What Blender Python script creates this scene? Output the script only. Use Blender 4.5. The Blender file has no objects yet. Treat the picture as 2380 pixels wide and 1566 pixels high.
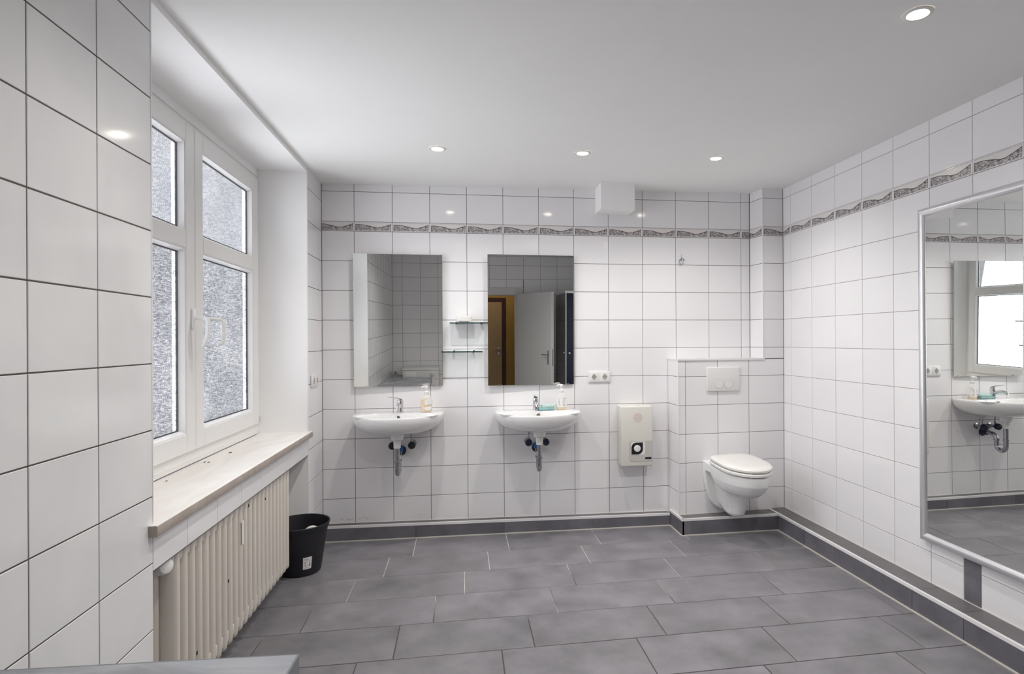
import bpy, bmesh, math, random
from mathutils import Vector, Matrix
random.seed(7)
R = math.radians
sc = bpy.context.scene
COL = sc.collection

# ------------------------------------------------------------------ camera
F, CY, PX = 1375.4, 789.19, 1296.2
def _rot(a, c):
    ca, sa, cc, s = math.cos(a), math.sin(a), math.cos(c), math.sin(c)
    return Matrix(((ca, -sa, 0), (sa, ca, 0), (0, 0, 1))) @ Matrix(((cc, 0, s), (0, 1, 0), (-s, 0, cc)))
M = _rot(-0.16147, 0.0051074)
cam = bpy.data.cameras.new('camera')
cam.sensor_width = 36.0
cam.lens = F * 36 / 2380
cam.shift_x = (1190 - PX) / 2380
cam.shift_y = (CY - 783) / 2380
cam.clip_start = 0.05
cam_o = bpy.data.objects.new('camera', cam)
COL.objects.link(cam_o)
X, Y, Z = M.col[0], M.col[1], M.col[2]
cam_o.matrix_world = Matrix(((X[0], Z[0], -Y[0], .91959), (X[1], Z[1], -Y[1], -4.1612),
                             (X[2], Z[2], -Y[2], 1.32856), (0, 0, 0, 1)))
sc.camera = cam_o

# ------------------------------------------------------------------ world, light, exposure
world = bpy.data.worlds.new('world')
sc.world = world
world.use_nodes = True
world.node_tree.nodes['Background'].inputs[0].default_value = (.80, .86, 1.0, 1)
world.node_tree.nodes['Background'].inputs[1].default_value = .24
sc.view_settings.view_transform = 'Standard'
sc.view_settings.look = 'None'
sc.view_settings.gamma = 1.0
sc.view_settings.exposure = -.44
sc.view_settings.use_curve_mapping = False
sc.cycles.max_bounces = 14
sc.cycles.diffuse_bounces = 8
sc.cycles.transparent_max_bounces = 16

def add_light(name, kind, loc, energy, color=(1, 1, 1), rot=(0, 0, 0), **kw):
    l = bpy.data.lights.new(name, kind)
    l.energy = energy
    l.color = color
    for k, v in kw.items():
        setattr(l, k, v)
    o = bpy.data.objects.new(name, l)
    o.location = loc
    o.rotation_euler = rot
    COL.objects.link(o)
    return o
# daylight arriving at the window from the open sky outside
add_light('window_daylight', 'AREA', (-.42, -1.29, 1.545), 112, (.975, .99, 1.0), (0, R(-99), 0),
          shape='RECTANGLE', size=1.55, size_y=1.80, spread=R(132))
SPOT_POWER = 58.0
SPOT_COL = (1.0, .97, .94)

# ------------------------------------------------------------------ materials
def new_mat(name):
    m = bpy.data.materials.new(name)
    m.use_nodes = True
    return m, m.node_tree.nodes, m.node_tree.links, m.node_tree.nodes['Principled BSDF']

def mat(name, col, rough=.4, metal=0.0, spec=.5, var=0.0, vscale=6.0, bump=0.0, bscale=60.0, trans=0.0,
        emit=None, estr=0.0, per_obj=0.0, detail=4.0, coat=0.0, rvar=0.0):
    m, N, L, p = new_mat(name)
    p.inputs['Base Color'].default_value = (*col, 1)
    p.inputs['Roughness'].default_value = rough
    p.inputs['Metallic'].default_value = metal
    p.inputs['Specular IOR Level'].default_value = spec
    p.inputs['Transmission Weight'].default_value = trans
    p.inputs['Coat Weight'].default_value = coat
    if emit:
        p.inputs['Emission Color'].default_value = (*emit, 1)
        p.inputs['Emission Strength'].default_value = estr
    tc = N.new('ShaderNodeTexCoord')
    out = None
    if var > 0 or per_obj > 0:
        oi = N.new('ShaderNodeObjectInfo')
        off = N.new('ShaderNodeVectorMath'); off.operation = 'SCALE'
        L.new(oi.outputs['Random'], off.inputs['Scale'])
        off.inputs[0].default_value = (37, 53, 71)
        add = N.new('ShaderNodeVectorMath'); add.operation = 'ADD'
        L.new(tc.outputs['Object'], add.inputs[0]); L.new(off.outputs[0], add.inputs[1])
        nz = N.new('ShaderNodeTexNoise')
        nz.inputs['Scale'].default_value = vscale
        nz.inputs['Detail'].default_value = detail
        nz.inputs['Roughness'].default_value = .6
        L.new(add.outputs[0], nz.inputs['Vector'])
        mr = N.new('ShaderNodeMapRange')
        mr.inputs['From Min'].default_value = .25; mr.inputs['From Max'].default_value = .75
        mr.inputs['To Min'].default_value = 1 - var; mr.inputs['To Max'].default_value = 1 + var
        L.new(nz.outputs['Fac'], mr.inputs['Value'])
        mr2 = N.new('ShaderNodeMapRange')
        mr2.inputs['To Min'].default_value = 1 - per_obj; mr2.inputs['To Max'].default_value = 1 + per_obj
        L.new(oi.outputs['Random'], mr2.inputs['Value'])
        mul = N.new('ShaderNodeMath'); mul.operation = 'MULTIPLY'
        L.new(mr.outputs[0], mul.inputs[0]); L.new(mr2.outputs[0], mul.inputs[1])
        vs = N.new('ShaderNodeVectorMath'); vs.operation = 'SCALE'
        vs.inputs[0].default_value = col
        L.new(mul.outputs[0], vs.inputs['Scale'])
        L.new(vs.outputs[0], p.inputs['Base Color'])
        if rvar > 0:
            mr3 = N.new('ShaderNodeMapRange')
            mr3.inputs['From Min'].default_value = .25; mr3.inputs['From Max'].default_value = .75
            mr3.inputs['To Min'].default_value = rough - rvar; mr3.inputs['To Max'].default_value = rough + rvar
            L.new(nz.outputs['Fac'], mr3.inputs['Value'])
            L.new(mr3.outputs[0], p.inputs['Roughness'])
    if bump > 0:
        nb = N.new('ShaderNodeTexNoise')
        nb.inputs['Scale'].default_value = bscale
        L.new(tc.outputs['Object'], nb.inputs['Vector'])
        bp = N.new('ShaderNodeBump')
        bp.inputs['Strength'].default_value = bump
        bp.inputs['Distance'].default_value = .002
        L.new(nb.outputs['Fac'], bp.inputs['Height'])
        L.new(bp.outputs[0], p.inputs['Normal'])
    return m

def marble_mat(name, base, vein, rough=.25, scale=5.0, amount=.5, stretch=(1, 1, 1), per_obj=True):
    m, N, L, p = new_mat(name)
    p.inputs['Roughness'].default_value = rough
    tc = N.new('ShaderNodeTexCoord'); oi = N.new('ShaderNodeObjectInfo')
    mp = N.new('ShaderNodeMapping'); mp.inputs['Scale'].default_value = stretch
    L.new(tc.outputs['Object'], mp.inputs['Vector'])
    off = N.new('ShaderNodeVectorMath'); off.operation = 'SCALE'; off.inputs[0].default_value = (41, 67, 23)
    L.new(oi.outputs['Random'], off.inputs['Scale'])
    add = N.new('ShaderNodeVectorMath'); add.operation = 'ADD'
    L.new(mp.outputs[0], add.inputs[0]); L.new(off.outputs[0], add.inputs[1])
    nz = N.new('ShaderNodeTexNoise'); nz.inputs['Scale'].default_value = scale
    nz.inputs['Detail'].default_value = 6; nz.inputs['Distortion'].default_value = .8
    L.new(add.outputs[0], nz.inputs['Vector'])
    cr = N.new('ShaderNodeValToRGB')
    cr.color_ramp.elements[0].position = .30; cr.color_ramp.elements[0].color = (0, 0, 0, 1)
    cr.color_ramp.elements[1].position = .66; cr.color_ramp.elements[1].color = (1, 1, 1, 1)
    L.new(nz.outputs['Fac'], cr.inputs[0])
    mx = N.new('ShaderNodeMix'); mx.data_type = 'RGBA'
    mx.inputs['A'].default_value = (*[a + (b - a) * amount for a, b in zip(base, vein)], 1)
    mx.inputs['B'].default_value = (*base, 1)
    L.new(cr.outputs[0], mx.inputs['Factor'])
    L.new(mx.outputs['Result'], p.inputs['Base Color'])
    return m

WT = (.845, .835, .845)
M_TILE = mat('white_glazed_tile', WT, .085, spec=.5, var=.012, vscale=5, per_obj=.018, bump=.03, bscale=14)
M_TILE_L = marble_mat('white_marbled_tile', (.845, .845, .84), (.70, .70, .71), .10, 3.2, .55, (1, 1, .6))
M_GROUT = mat('grout_brown_grey', (.15, .125, .115), .9)
M_GROUT_L = mat('grout_dark', (.105, .085, .075), .9)
M_GROUT_R = mat('grout_pale', (.40, .37, .355), .9)
M_PLASTER = mat('white_plaster', (.89, .885, .88), .75, spec=.25, var=.012, vscale=3, bump=.06, bscale=180)
M_CEIL = mat('ceiling_paint', (.885, .885, .87), .85, spec=.2, var=.012, vscale=1.6, bump=.05, bscale=200)
M_FLOOR = mat('grey_floor_tile', (.20, .193, .207), .36, spec=.45, var=.34, vscale=5.0, per_obj=.06, detail=7, bump=.05, bscale=120, rvar=.06)
M_FLOOR_G = mat('floor_grout', (.36, .325, .315), .9, var=.75, vscale=2.0)
M_SKIRT = mat('dark_skirting_tile', (.155, .151, .169), .38, spec=.45, var=.25, vscale=7, per_obj=.08, detail=6)
M_SKTOP = mat('dark_ledge_tile', (.15, .14, .145), .45, spec=.4, var=.15, vscale=6, per_obj=.05)
M_TRIMW = mat('white_edge_trim', (.82, .80, .80), .4)
M_SILI = mat('cream_silicone', (.68, .64, .58), .5)
M_UPVC = mat('white_window_plastic', (.80, .79, .77), .28, spec=.45)
M_UPVC2 = mat('white_glazing_bead', (.86, .86, .86), .28, spec=.45)
M_GASKET_GAP = mat('dark_gasket_gap', (.06, .055, .06), .6)
M_CERAM = mat('white_ceramic', (.83, .825, .82), .07, spec=.6, coat=.3)
M_SEAT = mat('cream_white_plastic', (.80, .785, .75), .16, spec=.5)
M_PLAST = mat('white_plastic', (.80, .79, .775), .3)
M_CREAM = mat('cream_plastic', (.72, .70, .64), .42)
M_GPANEL = mat('light_grey_panel', (.55, .53, .50), .4)
M_CHROME = mat('chrome', (.78, .78, .80), .09, 1.0)
M_CHROME_D = mat('worn_chrome', (.46, .46, .49), .17, 1.0, bump=.15, bscale=90)
M_BLACK = mat('black_plastic', (.012, .012, .016), .38)
M_BUCKET = mat('black_bucket_plastic', (.016, .015, .02), .42, spec=.4, bump=.05, bscale=30)
M_NAVY = mat('dark_blue_knob', (.012, .018, .045), .25)
M_BLUE = mat('blue_tag', (.02, .12, .42), .4)
M_MIRROR = mat('mirror_silver', (.80, .81, .795), .0, 1.0)
M_MIRBACK = mat('mirror_backing', (.30, .31, .30), .5)
M_EDGE = mat('glass_edge', (.60, .62, .60), .12, .6)
M_ALU = mat('satin_aluminium', (.76, .76, .78), .30, .75, var=.03, vscale=3)
M_RAD = mat('cream_radiator_enamel', (.70, .655, .59), .26, spec=.45, var=.02, vscale=4)
M_STONE = marble_mat('grey_slate_top', (.40, .42, .45), (.12, .12, .14), .24, 3.6, .85, (1, 2.2, 1))
M_STONE_D = mat('grey_counter_side', (.20, .21, .23), .4, var=.1)
M_SILL = marble_mat('worn_marble_sill', (.90, .88, .85), (.66, .57, .48), .26, 2.6, .45, (2.4, .8, 1))
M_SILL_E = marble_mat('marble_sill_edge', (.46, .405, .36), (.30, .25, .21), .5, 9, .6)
M_OCHRE = mat('ochre_wall', (.42, .25, .06), .8, var=.06)
M_WOOD = mat('beech_door', (.46, .30, .14), .45, var=.08, vscale=3)
M_BROWN = mat('dark_brown_frame', (.060, .018, .016), .4)
M_DOORW = mat('white_door', (.66, .655, .64), .4)
M_SHGLASS = mat('smoked_shower_panel', (.085, .085, .08), .08, spec=.6)
M_SHNAVY = mat('navy_shower_panel', (.010, .014, .034), .08, spec=.5)
M_WHITEGOODS = mat('white_enamel_appliance', (.70, .69, .68), .3)
M_AMBER = mat('amber_liquid_soap', (.88, .66, .38), .2)
M_TEAL = mat('teal_sponge', (.27, .46, .46), .9, var=.25, vscale=60, bump=.6, bscale=220)
M_TEAL2 = mat('pale_teal_sponge', (.50, .66, .62), .9, var=.2, vscale=60, bump=.6, bscale=220)
M_PINK = mat('faded_red_print', (.66, .44, .43), .5)
M_GREENGLASS = mat('glass_shelf_edge', (.02, .05, .05), .1, spec=.6)
M_DIRT = mat('dark_dirt', (.03, .022, .018), .9)
M_PAPER = mat('white_paper', (.80, .79, .77), .6)
M_GREYHOLE = mat('dark_metal_hole', (.16, .12, .09), .35, .5)
M_SOCKETHOLE = mat('socket_recess', (.44, .425, .40), .4)

def glass_mat(name, col, rough=.02, mixf=.12):
    m, N, L, p = new_mat(name)
    N.remove(p)
    out = N['Material Output']
    tr = N.new('ShaderNodeBsdfTransparent'); tr.inputs[0].default_value = (*col, 1)
    gl = N.new('ShaderNodeBsdfGlossy'); gl.inputs['Roughness'].default_value = rough
    lw = N.new('ShaderNodeFresnel'); lw.inputs[0].default_value = 1.45
    mx = N.new('ShaderNodeMixShader')
    L.new(lw.outputs[0], mx.inputs[0])
    L.new(tr.outputs[0], mx.inputs[1]); L.new(gl.outputs[0], mx.inputs[2])
    L.new(mx.outputs[0], out.inputs[0])
    return m
M_GLASS = glass_mat('clear_glass', (.90, .95, .93))
M_BOTTLE = mat('clear_bottle', (.90, .88, .85), .12)
M_BOTTLE.node_tree.nodes['Principled BSDF'].inputs['Alpha'].default_value = .28

def frosted_mat(name, stretch, lo, hi, tint):
    """frosted cast glass: grainy, partly clear, partly scattering"""
    m, N, L, p = new_mat(name)
    N.remove(p)
    out = N['Material Output']
    tc = N.new('ShaderNodeTexCoord')
    mp = N.new('ShaderNodeMapping'); mp.inputs['Scale'].default_value = stretch
    L.new(tc.outputs['Object'], mp.inputs['Vector'])
    nz = N.new('ShaderNodeTexNoise'); nz.inputs['Scale'].default_value = 1.0
    nz.inputs['Detail'].default_value = 3; nz.inputs['Roughness'].default_value = .6
    L.new(mp.outputs[0], nz.inputs['Vector'])
    n2 = N.new('ShaderNodeTexNoise'); n2.inputs['Scale'].default_value = 3.0
    L.new(tc.outputs['Object'], n2.inputs['Vector'])
    ad = N.new('ShaderNodeMath'); ad.operation = 'MULTIPLY_ADD'; ad.inputs[1].default_value = .14
    L.new(n2.outputs['Fac'], ad.inputs[0]); L.new(nz.outputs['Fac'], ad.inputs[2])
    cr = N.new('ShaderNodeValToRGB')
    cr.color_ramp.elements[0].position = .40; cr.color_ramp.elements[0].color = (*[lo * t for t in tint], 1)
    cr.color_ramp.elements[1].position = .76; cr.color_ramp.elements[1].color = (hi, hi, hi, 1)
    L.new(ad.outputs[0], cr.inputs[0])
    tr = N.new('ShaderNodeBsdfTransparent'); L.new(cr.outputs[0], tr.inputs[0])
    tl = N.new('ShaderNodeBsdfTranslucent'); L.new(cr.outputs[0], tl.inputs[0])
    bp = N.new('ShaderNodeBump'); bp.inputs['Strength'].default_value = .7; bp.inputs['Distance'].default_value = .003
    L.new(nz.outputs['Fac'], bp.inputs['Height'])
    gl = N.new('ShaderNodeBsdfGlossy'); gl.inputs['Roughness'].default_value = .25
    L.new(bp.outputs[0], gl.inputs['Normal'])
    mx = N.new('ShaderNodeMixShader'); mx.inputs[0].default_value = .075
    L.new(tr.outputs[0], mx.inputs[1]); L.new(tl.outputs[0], mx.inputs[2])
    m2 = N.new('ShaderNodeMixShader'); m2.inputs[0].default_value = .10
    L.new(mx.outputs[0], m2.inputs[1]); L.new(gl.outputs[0], m2.inputs[2])
    L.new(m2.outputs[0], out.inputs[0])
    return m
M_FROST_LO = frosted_mat('rippled_frosted_glass', (1, 75, 230), .30, 1.0, (.92, .94, 1.05))
M_FROST_UP = frosted_mat('grainy_frosted_glass', (1, 230, 150), .44, 1.0, (.94, .96, 1.05))

def border_mat():
    """border tile print: dark marbling under a wavy edge, plain white above"""
    m, N, L, p = new_mat('marbled_border_print')
    p.inputs['Roughness'].default_value = .2
    uv = N.new('ShaderNodeUVMap')
    sp = N.new('ShaderNodeSeparateXYZ'); L.new(uv.outputs[0], sp.inputs[0])
    fc = N.new('ShaderNodeFloatCurve')
    c = fc.mapping.curves[0]
    c.points[0].location = (0, .74); c.points[1].location = (1, 1.0)
    for x, y in ((.2, .73), (.40, .58), (.63, .38), (.74, .48), (.88, .68), (.96, .82)):
        c.points.new(x, y)
    fc.mapping.update()
    L.new(sp.outputs[0], fc.inputs['Value'])
    d = N.new('ShaderNodeMath'); d.operation = 'SUBTRACT'
    L.new(fc.outputs[0], d.inputs[0]); L.new(sp.outputs[1], d.inputs[1])
    below = N.new('ShaderNodeMath'); below.operation = 'GREATER_THAN'; below.inputs[1].default_value = 0
    L.new(d.outputs[0], below.inputs[0])
    edge = N.new('ShaderNodeMath'); edge.operation = 'ABSOLUTE'; L.new(d.outputs[0], edge.inputs[0])
    e2 = N.new('ShaderNodeMath'); e2.operation = 'LESS_THAN'; e2.inputs[1].default_value = .035
    L.new(edge.outputs[0], e2.inputs[0])
    mp = N.new('ShaderNodeMapping'); mp.inputs['Scale'].default_value = (7.5, 2.2, 1)
    L.new(uv.outputs[0], mp.inputs['Vector'])
    oi = N.new('ShaderNodeObjectInfo')
    nz = N.new('ShaderNodeTexNoise'); nz.inputs['Scale'].default_value = 1.7; nz.inputs['Detail'].default_value = 5
    nz.inputs['Distortion'].default_value = 1.6
    L.new(mp.outputs[0], nz.inputs['Vector'])
    vo = N.new('ShaderNodeTexVoronoi'); vo.feature = 'DISTANCE_TO_EDGE'; vo.inputs['Scale'].default_value = 2.1
    ad = N.new('ShaderNodeVectorMath'); ad.operation = 'ADD'
    L.new(mp.outputs[0], ad.inputs[0]); L.new(nz.outputs['Color'], ad.inputs[1])
    L.new(ad.outputs[0], vo.inputs['Vector'])
    v2 = N.new('ShaderNodeMapRange'); v2.inputs['From Max'].default_value = .13
    L.new(vo.outputs['Distance'], v2.inputs['Value'])
    nr = N.new('ShaderNodeMapRange'); nr.inputs['From Min'].default_value = .30; nr.inputs['From Max'].default_value = .50
    L.new(nz.outputs['Fac'], nr.inputs['Value'])
    mu = N.new('ShaderNodeMath'); mu.operation = 'MULTIPLY'
    L.new(v2.outputs[0], mu.inputs[0]); L.new(nr.outputs[0], mu.inputs[1])
    # darker towards the left end
    lf = N.new('ShaderNodeMapRange'); lf.inputs['From Max'].default_value = .08
    lf.inputs['To Min'].default_value = .1
    L.new(sp.outputs[0], lf.inputs['Value'])
    mu2 = N.new('ShaderNodeMath'); mu2.operation = 'MULTIPLY'
    L.new(mu.outputs[0], mu2.inputs[0]); L.new(lf.outputs[0], mu2.inputs[1])
    mx = N.new('ShaderNodeMix'); mx.data_type = 'RGBA'
    mx.inputs['A'].default_value = (.07, .05, .05, 1); mx.inputs['B'].default_value = (.60, .57, .565, 1)
    L.new(mu2.outputs[0], mx.inputs['Factor'])
    m2 = N.new('ShaderNodeMix'); m2.data_type = 'RGBA'
    m2.inputs['A'].default_value = (.76, .73, .71, 1)
    L.new(below.outputs[0], m2.inputs['Factor']); L.new(mx.outputs['Result'], m2.inputs['B'])
    m3 = N.new('ShaderNodeMix'); m3.data_type = 'RGBA'
    m3.inputs['B'].default_value = (.11, .085, .08, 1)
    L.new(e2.outputs[0], m3.inputs['Factor']); L.new(m2.outputs['Result'], m3.inputs['A'])
    L.new(m3.outputs['Result'], p.inputs['Base Color'])
    return m
M_BORDER = border_mat()

# ------------------------------------------------------------------ mesh helpers
def finish(bm, name, mats, smooth=True, ang=32):
    bmesh.ops.recalc_face_normals(bm, faces=bm.faces)
    me = bpy.data.meshes.new(name)
    bm.to_mesh(me); bm.free()
    if not isinstance(mats, (list, tuple)):
        mats = [mats]
    for m in mats:
        me.materials.append(m)
    if smooth:
        me.polygons.foreach_set('use_smooth', [True] * len(me.polygons))
        me.set_sharp_from_angle(angle=R(ang))
    return me

def link(name, me, parent=None, loc=(0, 0, 0), rot=(0, 0, 0)):
    o = bpy.data.objects.new(name, me)
    o.location = loc; o.rotation_euler = rot
    COL.objects.link(o)
    if parent is not None:
        o.parent = parent
    return o

def obj(name, bm, m, parent=None, loc=(0, 0, 0), rot=(0, 0, 0), smooth=True, ang=32):
    return link(name, finish(bm, name, m, smooth, ang), parent, loc, rot)

def struct(o):
    o['kind'] = 'structure'
    return o

def thing(name, label, cat, loc=(0, 0, 0), rz=0.0, group=None, rot=None):
    o = bpy.data.objects.new(name, None)
    o.empty_display_size = .05
    o.location = loc; o.rotation_euler = rot if rot else (0, 0, rz)
    COL.objects.link(o)
    return tag(o, label, cat, group)

def tag(o, label, cat, group=None):
    o['label'] = label; o['category'] = cat
    if group:
        o['group'] = group
    return o

def box(bm, x0, x1, y0, y1, z0, z1, bev=0.0, seg=2):
    vs = [bm.verts.new((x, y, z)) for x in (x0, x1) for y in (y0, y1) for z in (z0, z1)]
    q = lambda *i: bm.faces.new([vs[k] for k in i])
    fs = [q(0, 1, 3, 2), q(4, 6, 7, 5), q(0, 4, 5, 1), q(2, 3, 7, 6), q(0, 2, 6, 4), q(1, 5, 7, 3)]
    if bev > 0:
        es = set(e for f in fs for e in f.edges)
        bmesh.ops.bevel(bm, geom=list(es), offset=bev, segments=seg, profile=.5, affect='EDGES')
    return bm

def B():
    return bmesh.new()

def prism(bm, poly, z0, z1):
    """vertical prism over plan polygon; z0/z1 numbers or functions of (x, y)"""
    g = lambda z, p: z(*p) if callable(z) else z
    lo = [bm.verts.new((p[0], p[1], g(z0, p))) for p in poly]
    hi = [bm.verts.new((p[0], p[1], g(z1, p))) for p in poly]
    n = len(poly)
    bm.faces.new(lo[::-1]); bm.faces.new(hi)
    for i in range(n):
        bm.faces.new((lo[i], lo[(i + 1) % n], hi[(i + 1) % n], hi[i]))
    return bm

def extrude_poly(bm, poly, y0, y1):
    """polygon in (x, z) extruded along y"""
    a = [bm.verts.new((p[0], y0, p[1])) for p in poly]
    b = [bm.verts.new((p[0], y1, p[1])) for p in poly]
    n = len(poly)
    bm.faces.new(a); bm.faces.new(b[::-1])
    for i in range(n):
        bm.faces.new((a[i], b[i], b[(i + 1) % n], a[(i + 1) % n]))
    return bm

def loft(bm, loops, cap0=True, cap1=True):
    rows = [[bm.verts.new(p) for p in lp] for lp in loops]
    n = len(rows[0])
    for a, b in zip(rows, rows[1:]):
        for i in range(n):
            j = (i + 1) % n
            bm.faces.new((a[i], a[j], b[j], b[i]))
    if cap0: bm.faces.new(rows[0][::-1])
    if cap1: bm.faces.new(rows[-1])
    return bm

def lathe(bm, prof, n=24, mtx=None, cap0=True, cap1=True):
    loops = []
    for r, z in prof:
        lp = [Vector((r * math.cos(2 * math.pi * k / n), r * math.sin(2 * math.pi * k / n), z)) for k in range(n)]
        loops.append([mtx @ v for v in lp] if mtx else lp)
    return loft(bm, loops, cap0, cap1)

def axis_m(loc, d):
    """matrix putting local z along direction d at loc"""
    q = Vector(d).to_track_quat('Z', 'Y')
    return Matrix.Translation(loc) @ q.to_matrix().to_4x4()

def tube(bm, pts, r, n=10, rs=None):
    pts = [Vector(p) for p in pts]
    t0 = (pts[1] - pts[0]).normalized()
    u = t0.orthogonal().normalized()
    loops = []
    prev = t0
    for i, p in enumerate(pts):
        t = (pts[min(i + 1, len(pts) - 1)] - pts[max(i - 1, 0)]).normalized()
        u = prev.rotation_difference(t) @ u
        u = (u - t * u.dot(t)).normalized()
        v = t.cross(u)
        prev = t
        rr = rs[i] if rs else r
        loops.append([p + (u * math.cos(2 * math.pi * k / n) + v * math.sin(2 * math.pi * k / n)) * rr for k in range(n)])
    return loft(bm, loops)

def smooth_path(pts, k=6):
    P = [Vector(p) for p in pts]
    out = []
    for i in range(len(P) - 1):
        p0, p1, p2, p3 = P[max(i - 1, 0)], P[i], P[i + 1], P[min(i + 2, len(P) - 1)]
        for s in range(k):
            t = s / k
            out.append(.5 * ((2 * p1) + (p2 - p0) * t + (2 * p0 - 5 * p1 + 4 * p2 - p3) * t * t + (3 * p1 - p0 - 3 * p2 + p3) * t ** 3))
    out.append(P[-1])
    return out

# ------------------------------------------------------------------ room frame
BETA = -0.02366
W = 3.2091
YR = -4.63
TB = Vector((math.cos(BETA), math.sin(BETA), 0))
NB = Vector((math.sin(BETA), -math.cos(BETA), 0))
def BW(u, d, z=0.0):
    return TB * u + NB * d + Vector((0, 0, z))
def zc(x):
    return 2.381 + .007 * x
UP = Vector((0, 0, 1))
ROW = .2
GAP = .003

_tile_cache = {}
def tile_mesh(w, h, m, t=.006, ch=.0012, key='', tri=False):
    k = (round(w, 4), round(h, 4), m.name, t)
    if k in _tile_cache:
        return _tile_cache[k]
    bm = B()
    a, b = w / 2, h / 2
    c = min(ch, a * .4, b * .4)
    back = [bm.verts.new((x, t, z)) for x, z in ((-a, -b), (a, -b), (a, b), (-a, b))]
    mid = [bm.verts.new((x, c, z)) for x, z in ((-a, -b), (a, -b), (a, b), (-a, b))]
    fr = [bm.verts.new((x, 0, z)) for x, z in ((-a + c, -b + c), (a - c, -b + c), (a - c, b - c), (-a + c, b - c))]
    bm.faces.new(fr)
    for i in range(4):
        j = (i + 1) % 4
        bm.faces.new((mid[i], mid[j], fr[j], fr[i]))
        bm.faces.new((back[i], back[j], mid[j], mid[i]))
    bmesh.ops.recalc_face_normals(bm, faces=bm.faces)
    me = bpy.data.meshes.new('tile')
    bm.to_mesh(me); bm.free()
    me.materials.append(m)
    _tile_cache[k] = me
    return me

def border_mesh(w, h, u0, u1):
    k = ('border', round(w, 4), round(h, 4), round(u0, 3), round(u1, 3))
    if k in _tile_cache:
        return _tile_cache[k]
    bm = B()
    uvl = bm.loops.layers.uv.new('UVMap')
    a, b = w / 2, h / 2
    def quad(x0, x1, y0, z0, z1, mi, bx=True):
        vs = [bm.verts.new((x0, y0, z0)), bm.verts.new((x1, y0, z0)), bm.verts.new((x1, y0, z1)), bm.verts.new((x0, y0, z1))]
        f = bm.faces.new(vs); f.material_index = mi
        for l in f.loops:
            l[uvl].uv = (u0 + (l.vert.co.x + a) / w * (u1 - u0), (l.vert.co.z + b * .88) / (2 * b * .88))
        if bx:
            bk = [bm.verts.new((v.co.x, .006, v.co.z)) for v in vs]
            for i in range(4):
                g = bm.faces.new((vs[i], bk[i], bk[(i + 1) % 4], vs[(i + 1) % 4])); g.material_index = 1
    e0 = .006 if u0 < .02 else 0
    e1 = .006 if u1 > .98 else 0
    quad(-a + e0, a - e1, .0005, -b * .88, b * .88, 0)
    quad(-a, a, -.002, -b, -b * .90, 1); quad(-a, a, -.002, b * .90, b, 1)
    if e0: quad(-a, -a + e0, -.0005, -b * .90, b * .90, 1)
    if e1: quad(a - e1, a, -.0005, -b * .90, b * .90, 1)
    me = bpy.data.meshes.new('border_tile')
    bm.to_mesh(me); bm.free()
    me.materials.append(M_BORDER); me.materials.append(M_TILE)
    _tile_cache[k] = me
    return me

def cut(rects, hole):
    out = []
    for (a, b, c, d) in rects:
        A, Bq, Cq, D = hole
        if b <= A or a >= Bq or d <= Cq or c >= D:
            out.append((a, b, c, d)); continue
        if a < A: out.append((a, A, c, d)); a = A
        if b > Bq: out.append((Bq, b, c, d)); b = Bq
        if c < Cq: out.append((a, b, c, Cq))
        if d > D: out.append((a, b, D, d))
    return out

def tile_wall(parent, org, u, cols, rows, m, holes=(), front=0.0, gap=GAP, border=None, ucell=None, jit=.0007, zcut=None):
    """individual tiles between the break lines; u points right as seen from the room"""
    org, u = Vector(org), Vector(u).normalized()
    yv = UP.cross(u)
    base = Matrix((u, yv, UP)).transposed().to_4x4()
    n = 0
    for i in range(len(cols) - 1):
        for j in range(len(rows) - 1):
            rects = [(cols[i], cols[i + 1], rows[j], rows[j + 1])]
            for hq in holes:
                rects = cut(rects, hq)
            for (a, b, c, d) in rects:
                if zcut: d = min(d, zcut(org + u * (a + b) / 2))
                if b - a < .012 or d - c < .012: continue
                w, h = b - a - gap, d - c - gap
                isb = border is not None and j == border
                if isb:
                    nom = .25
                    if i == 0: uu = (1 - (b - a) / nom, 1.0) if ucell is None else ucell
                    elif (b - a) < .2: uu = (0.0, (b - a) / nom)
                    else: uu = (0.0, 1.0)
                    me = border_mesh(w, h, *uu); nm = 'border_tile'
                else:
                    me = tile_mesh(w, h, m); nm = 'tile'
                o = bpy.data.objects.new(nm, me)
                pos = org + u * ((a + b) / 2) + UP * ((c + d) / 2) - yv * front
                jm = Matrix.Rotation(random.uniform(-jit, jit), 4, 'X') @ Matrix.Rotation(random.uniform(-jit, jit), 4, 'Z')
                o.matrix_world = Matrix.Translation(pos) @ base @ jm
                COL.objects.link(o); o.parent = parent
                n += 1
    return n

Z0 = 1.467
rows_std = [.067 + .2 * k for k in range(0, 11)]            # .067 ... 2.067
rows_border = [.03] + [round(.067 + .2 * k, 4) for k in range(1, 11)] + [2.1315, 2.3335, 2.46]
BI = rows_border.index(2.067)

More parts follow.
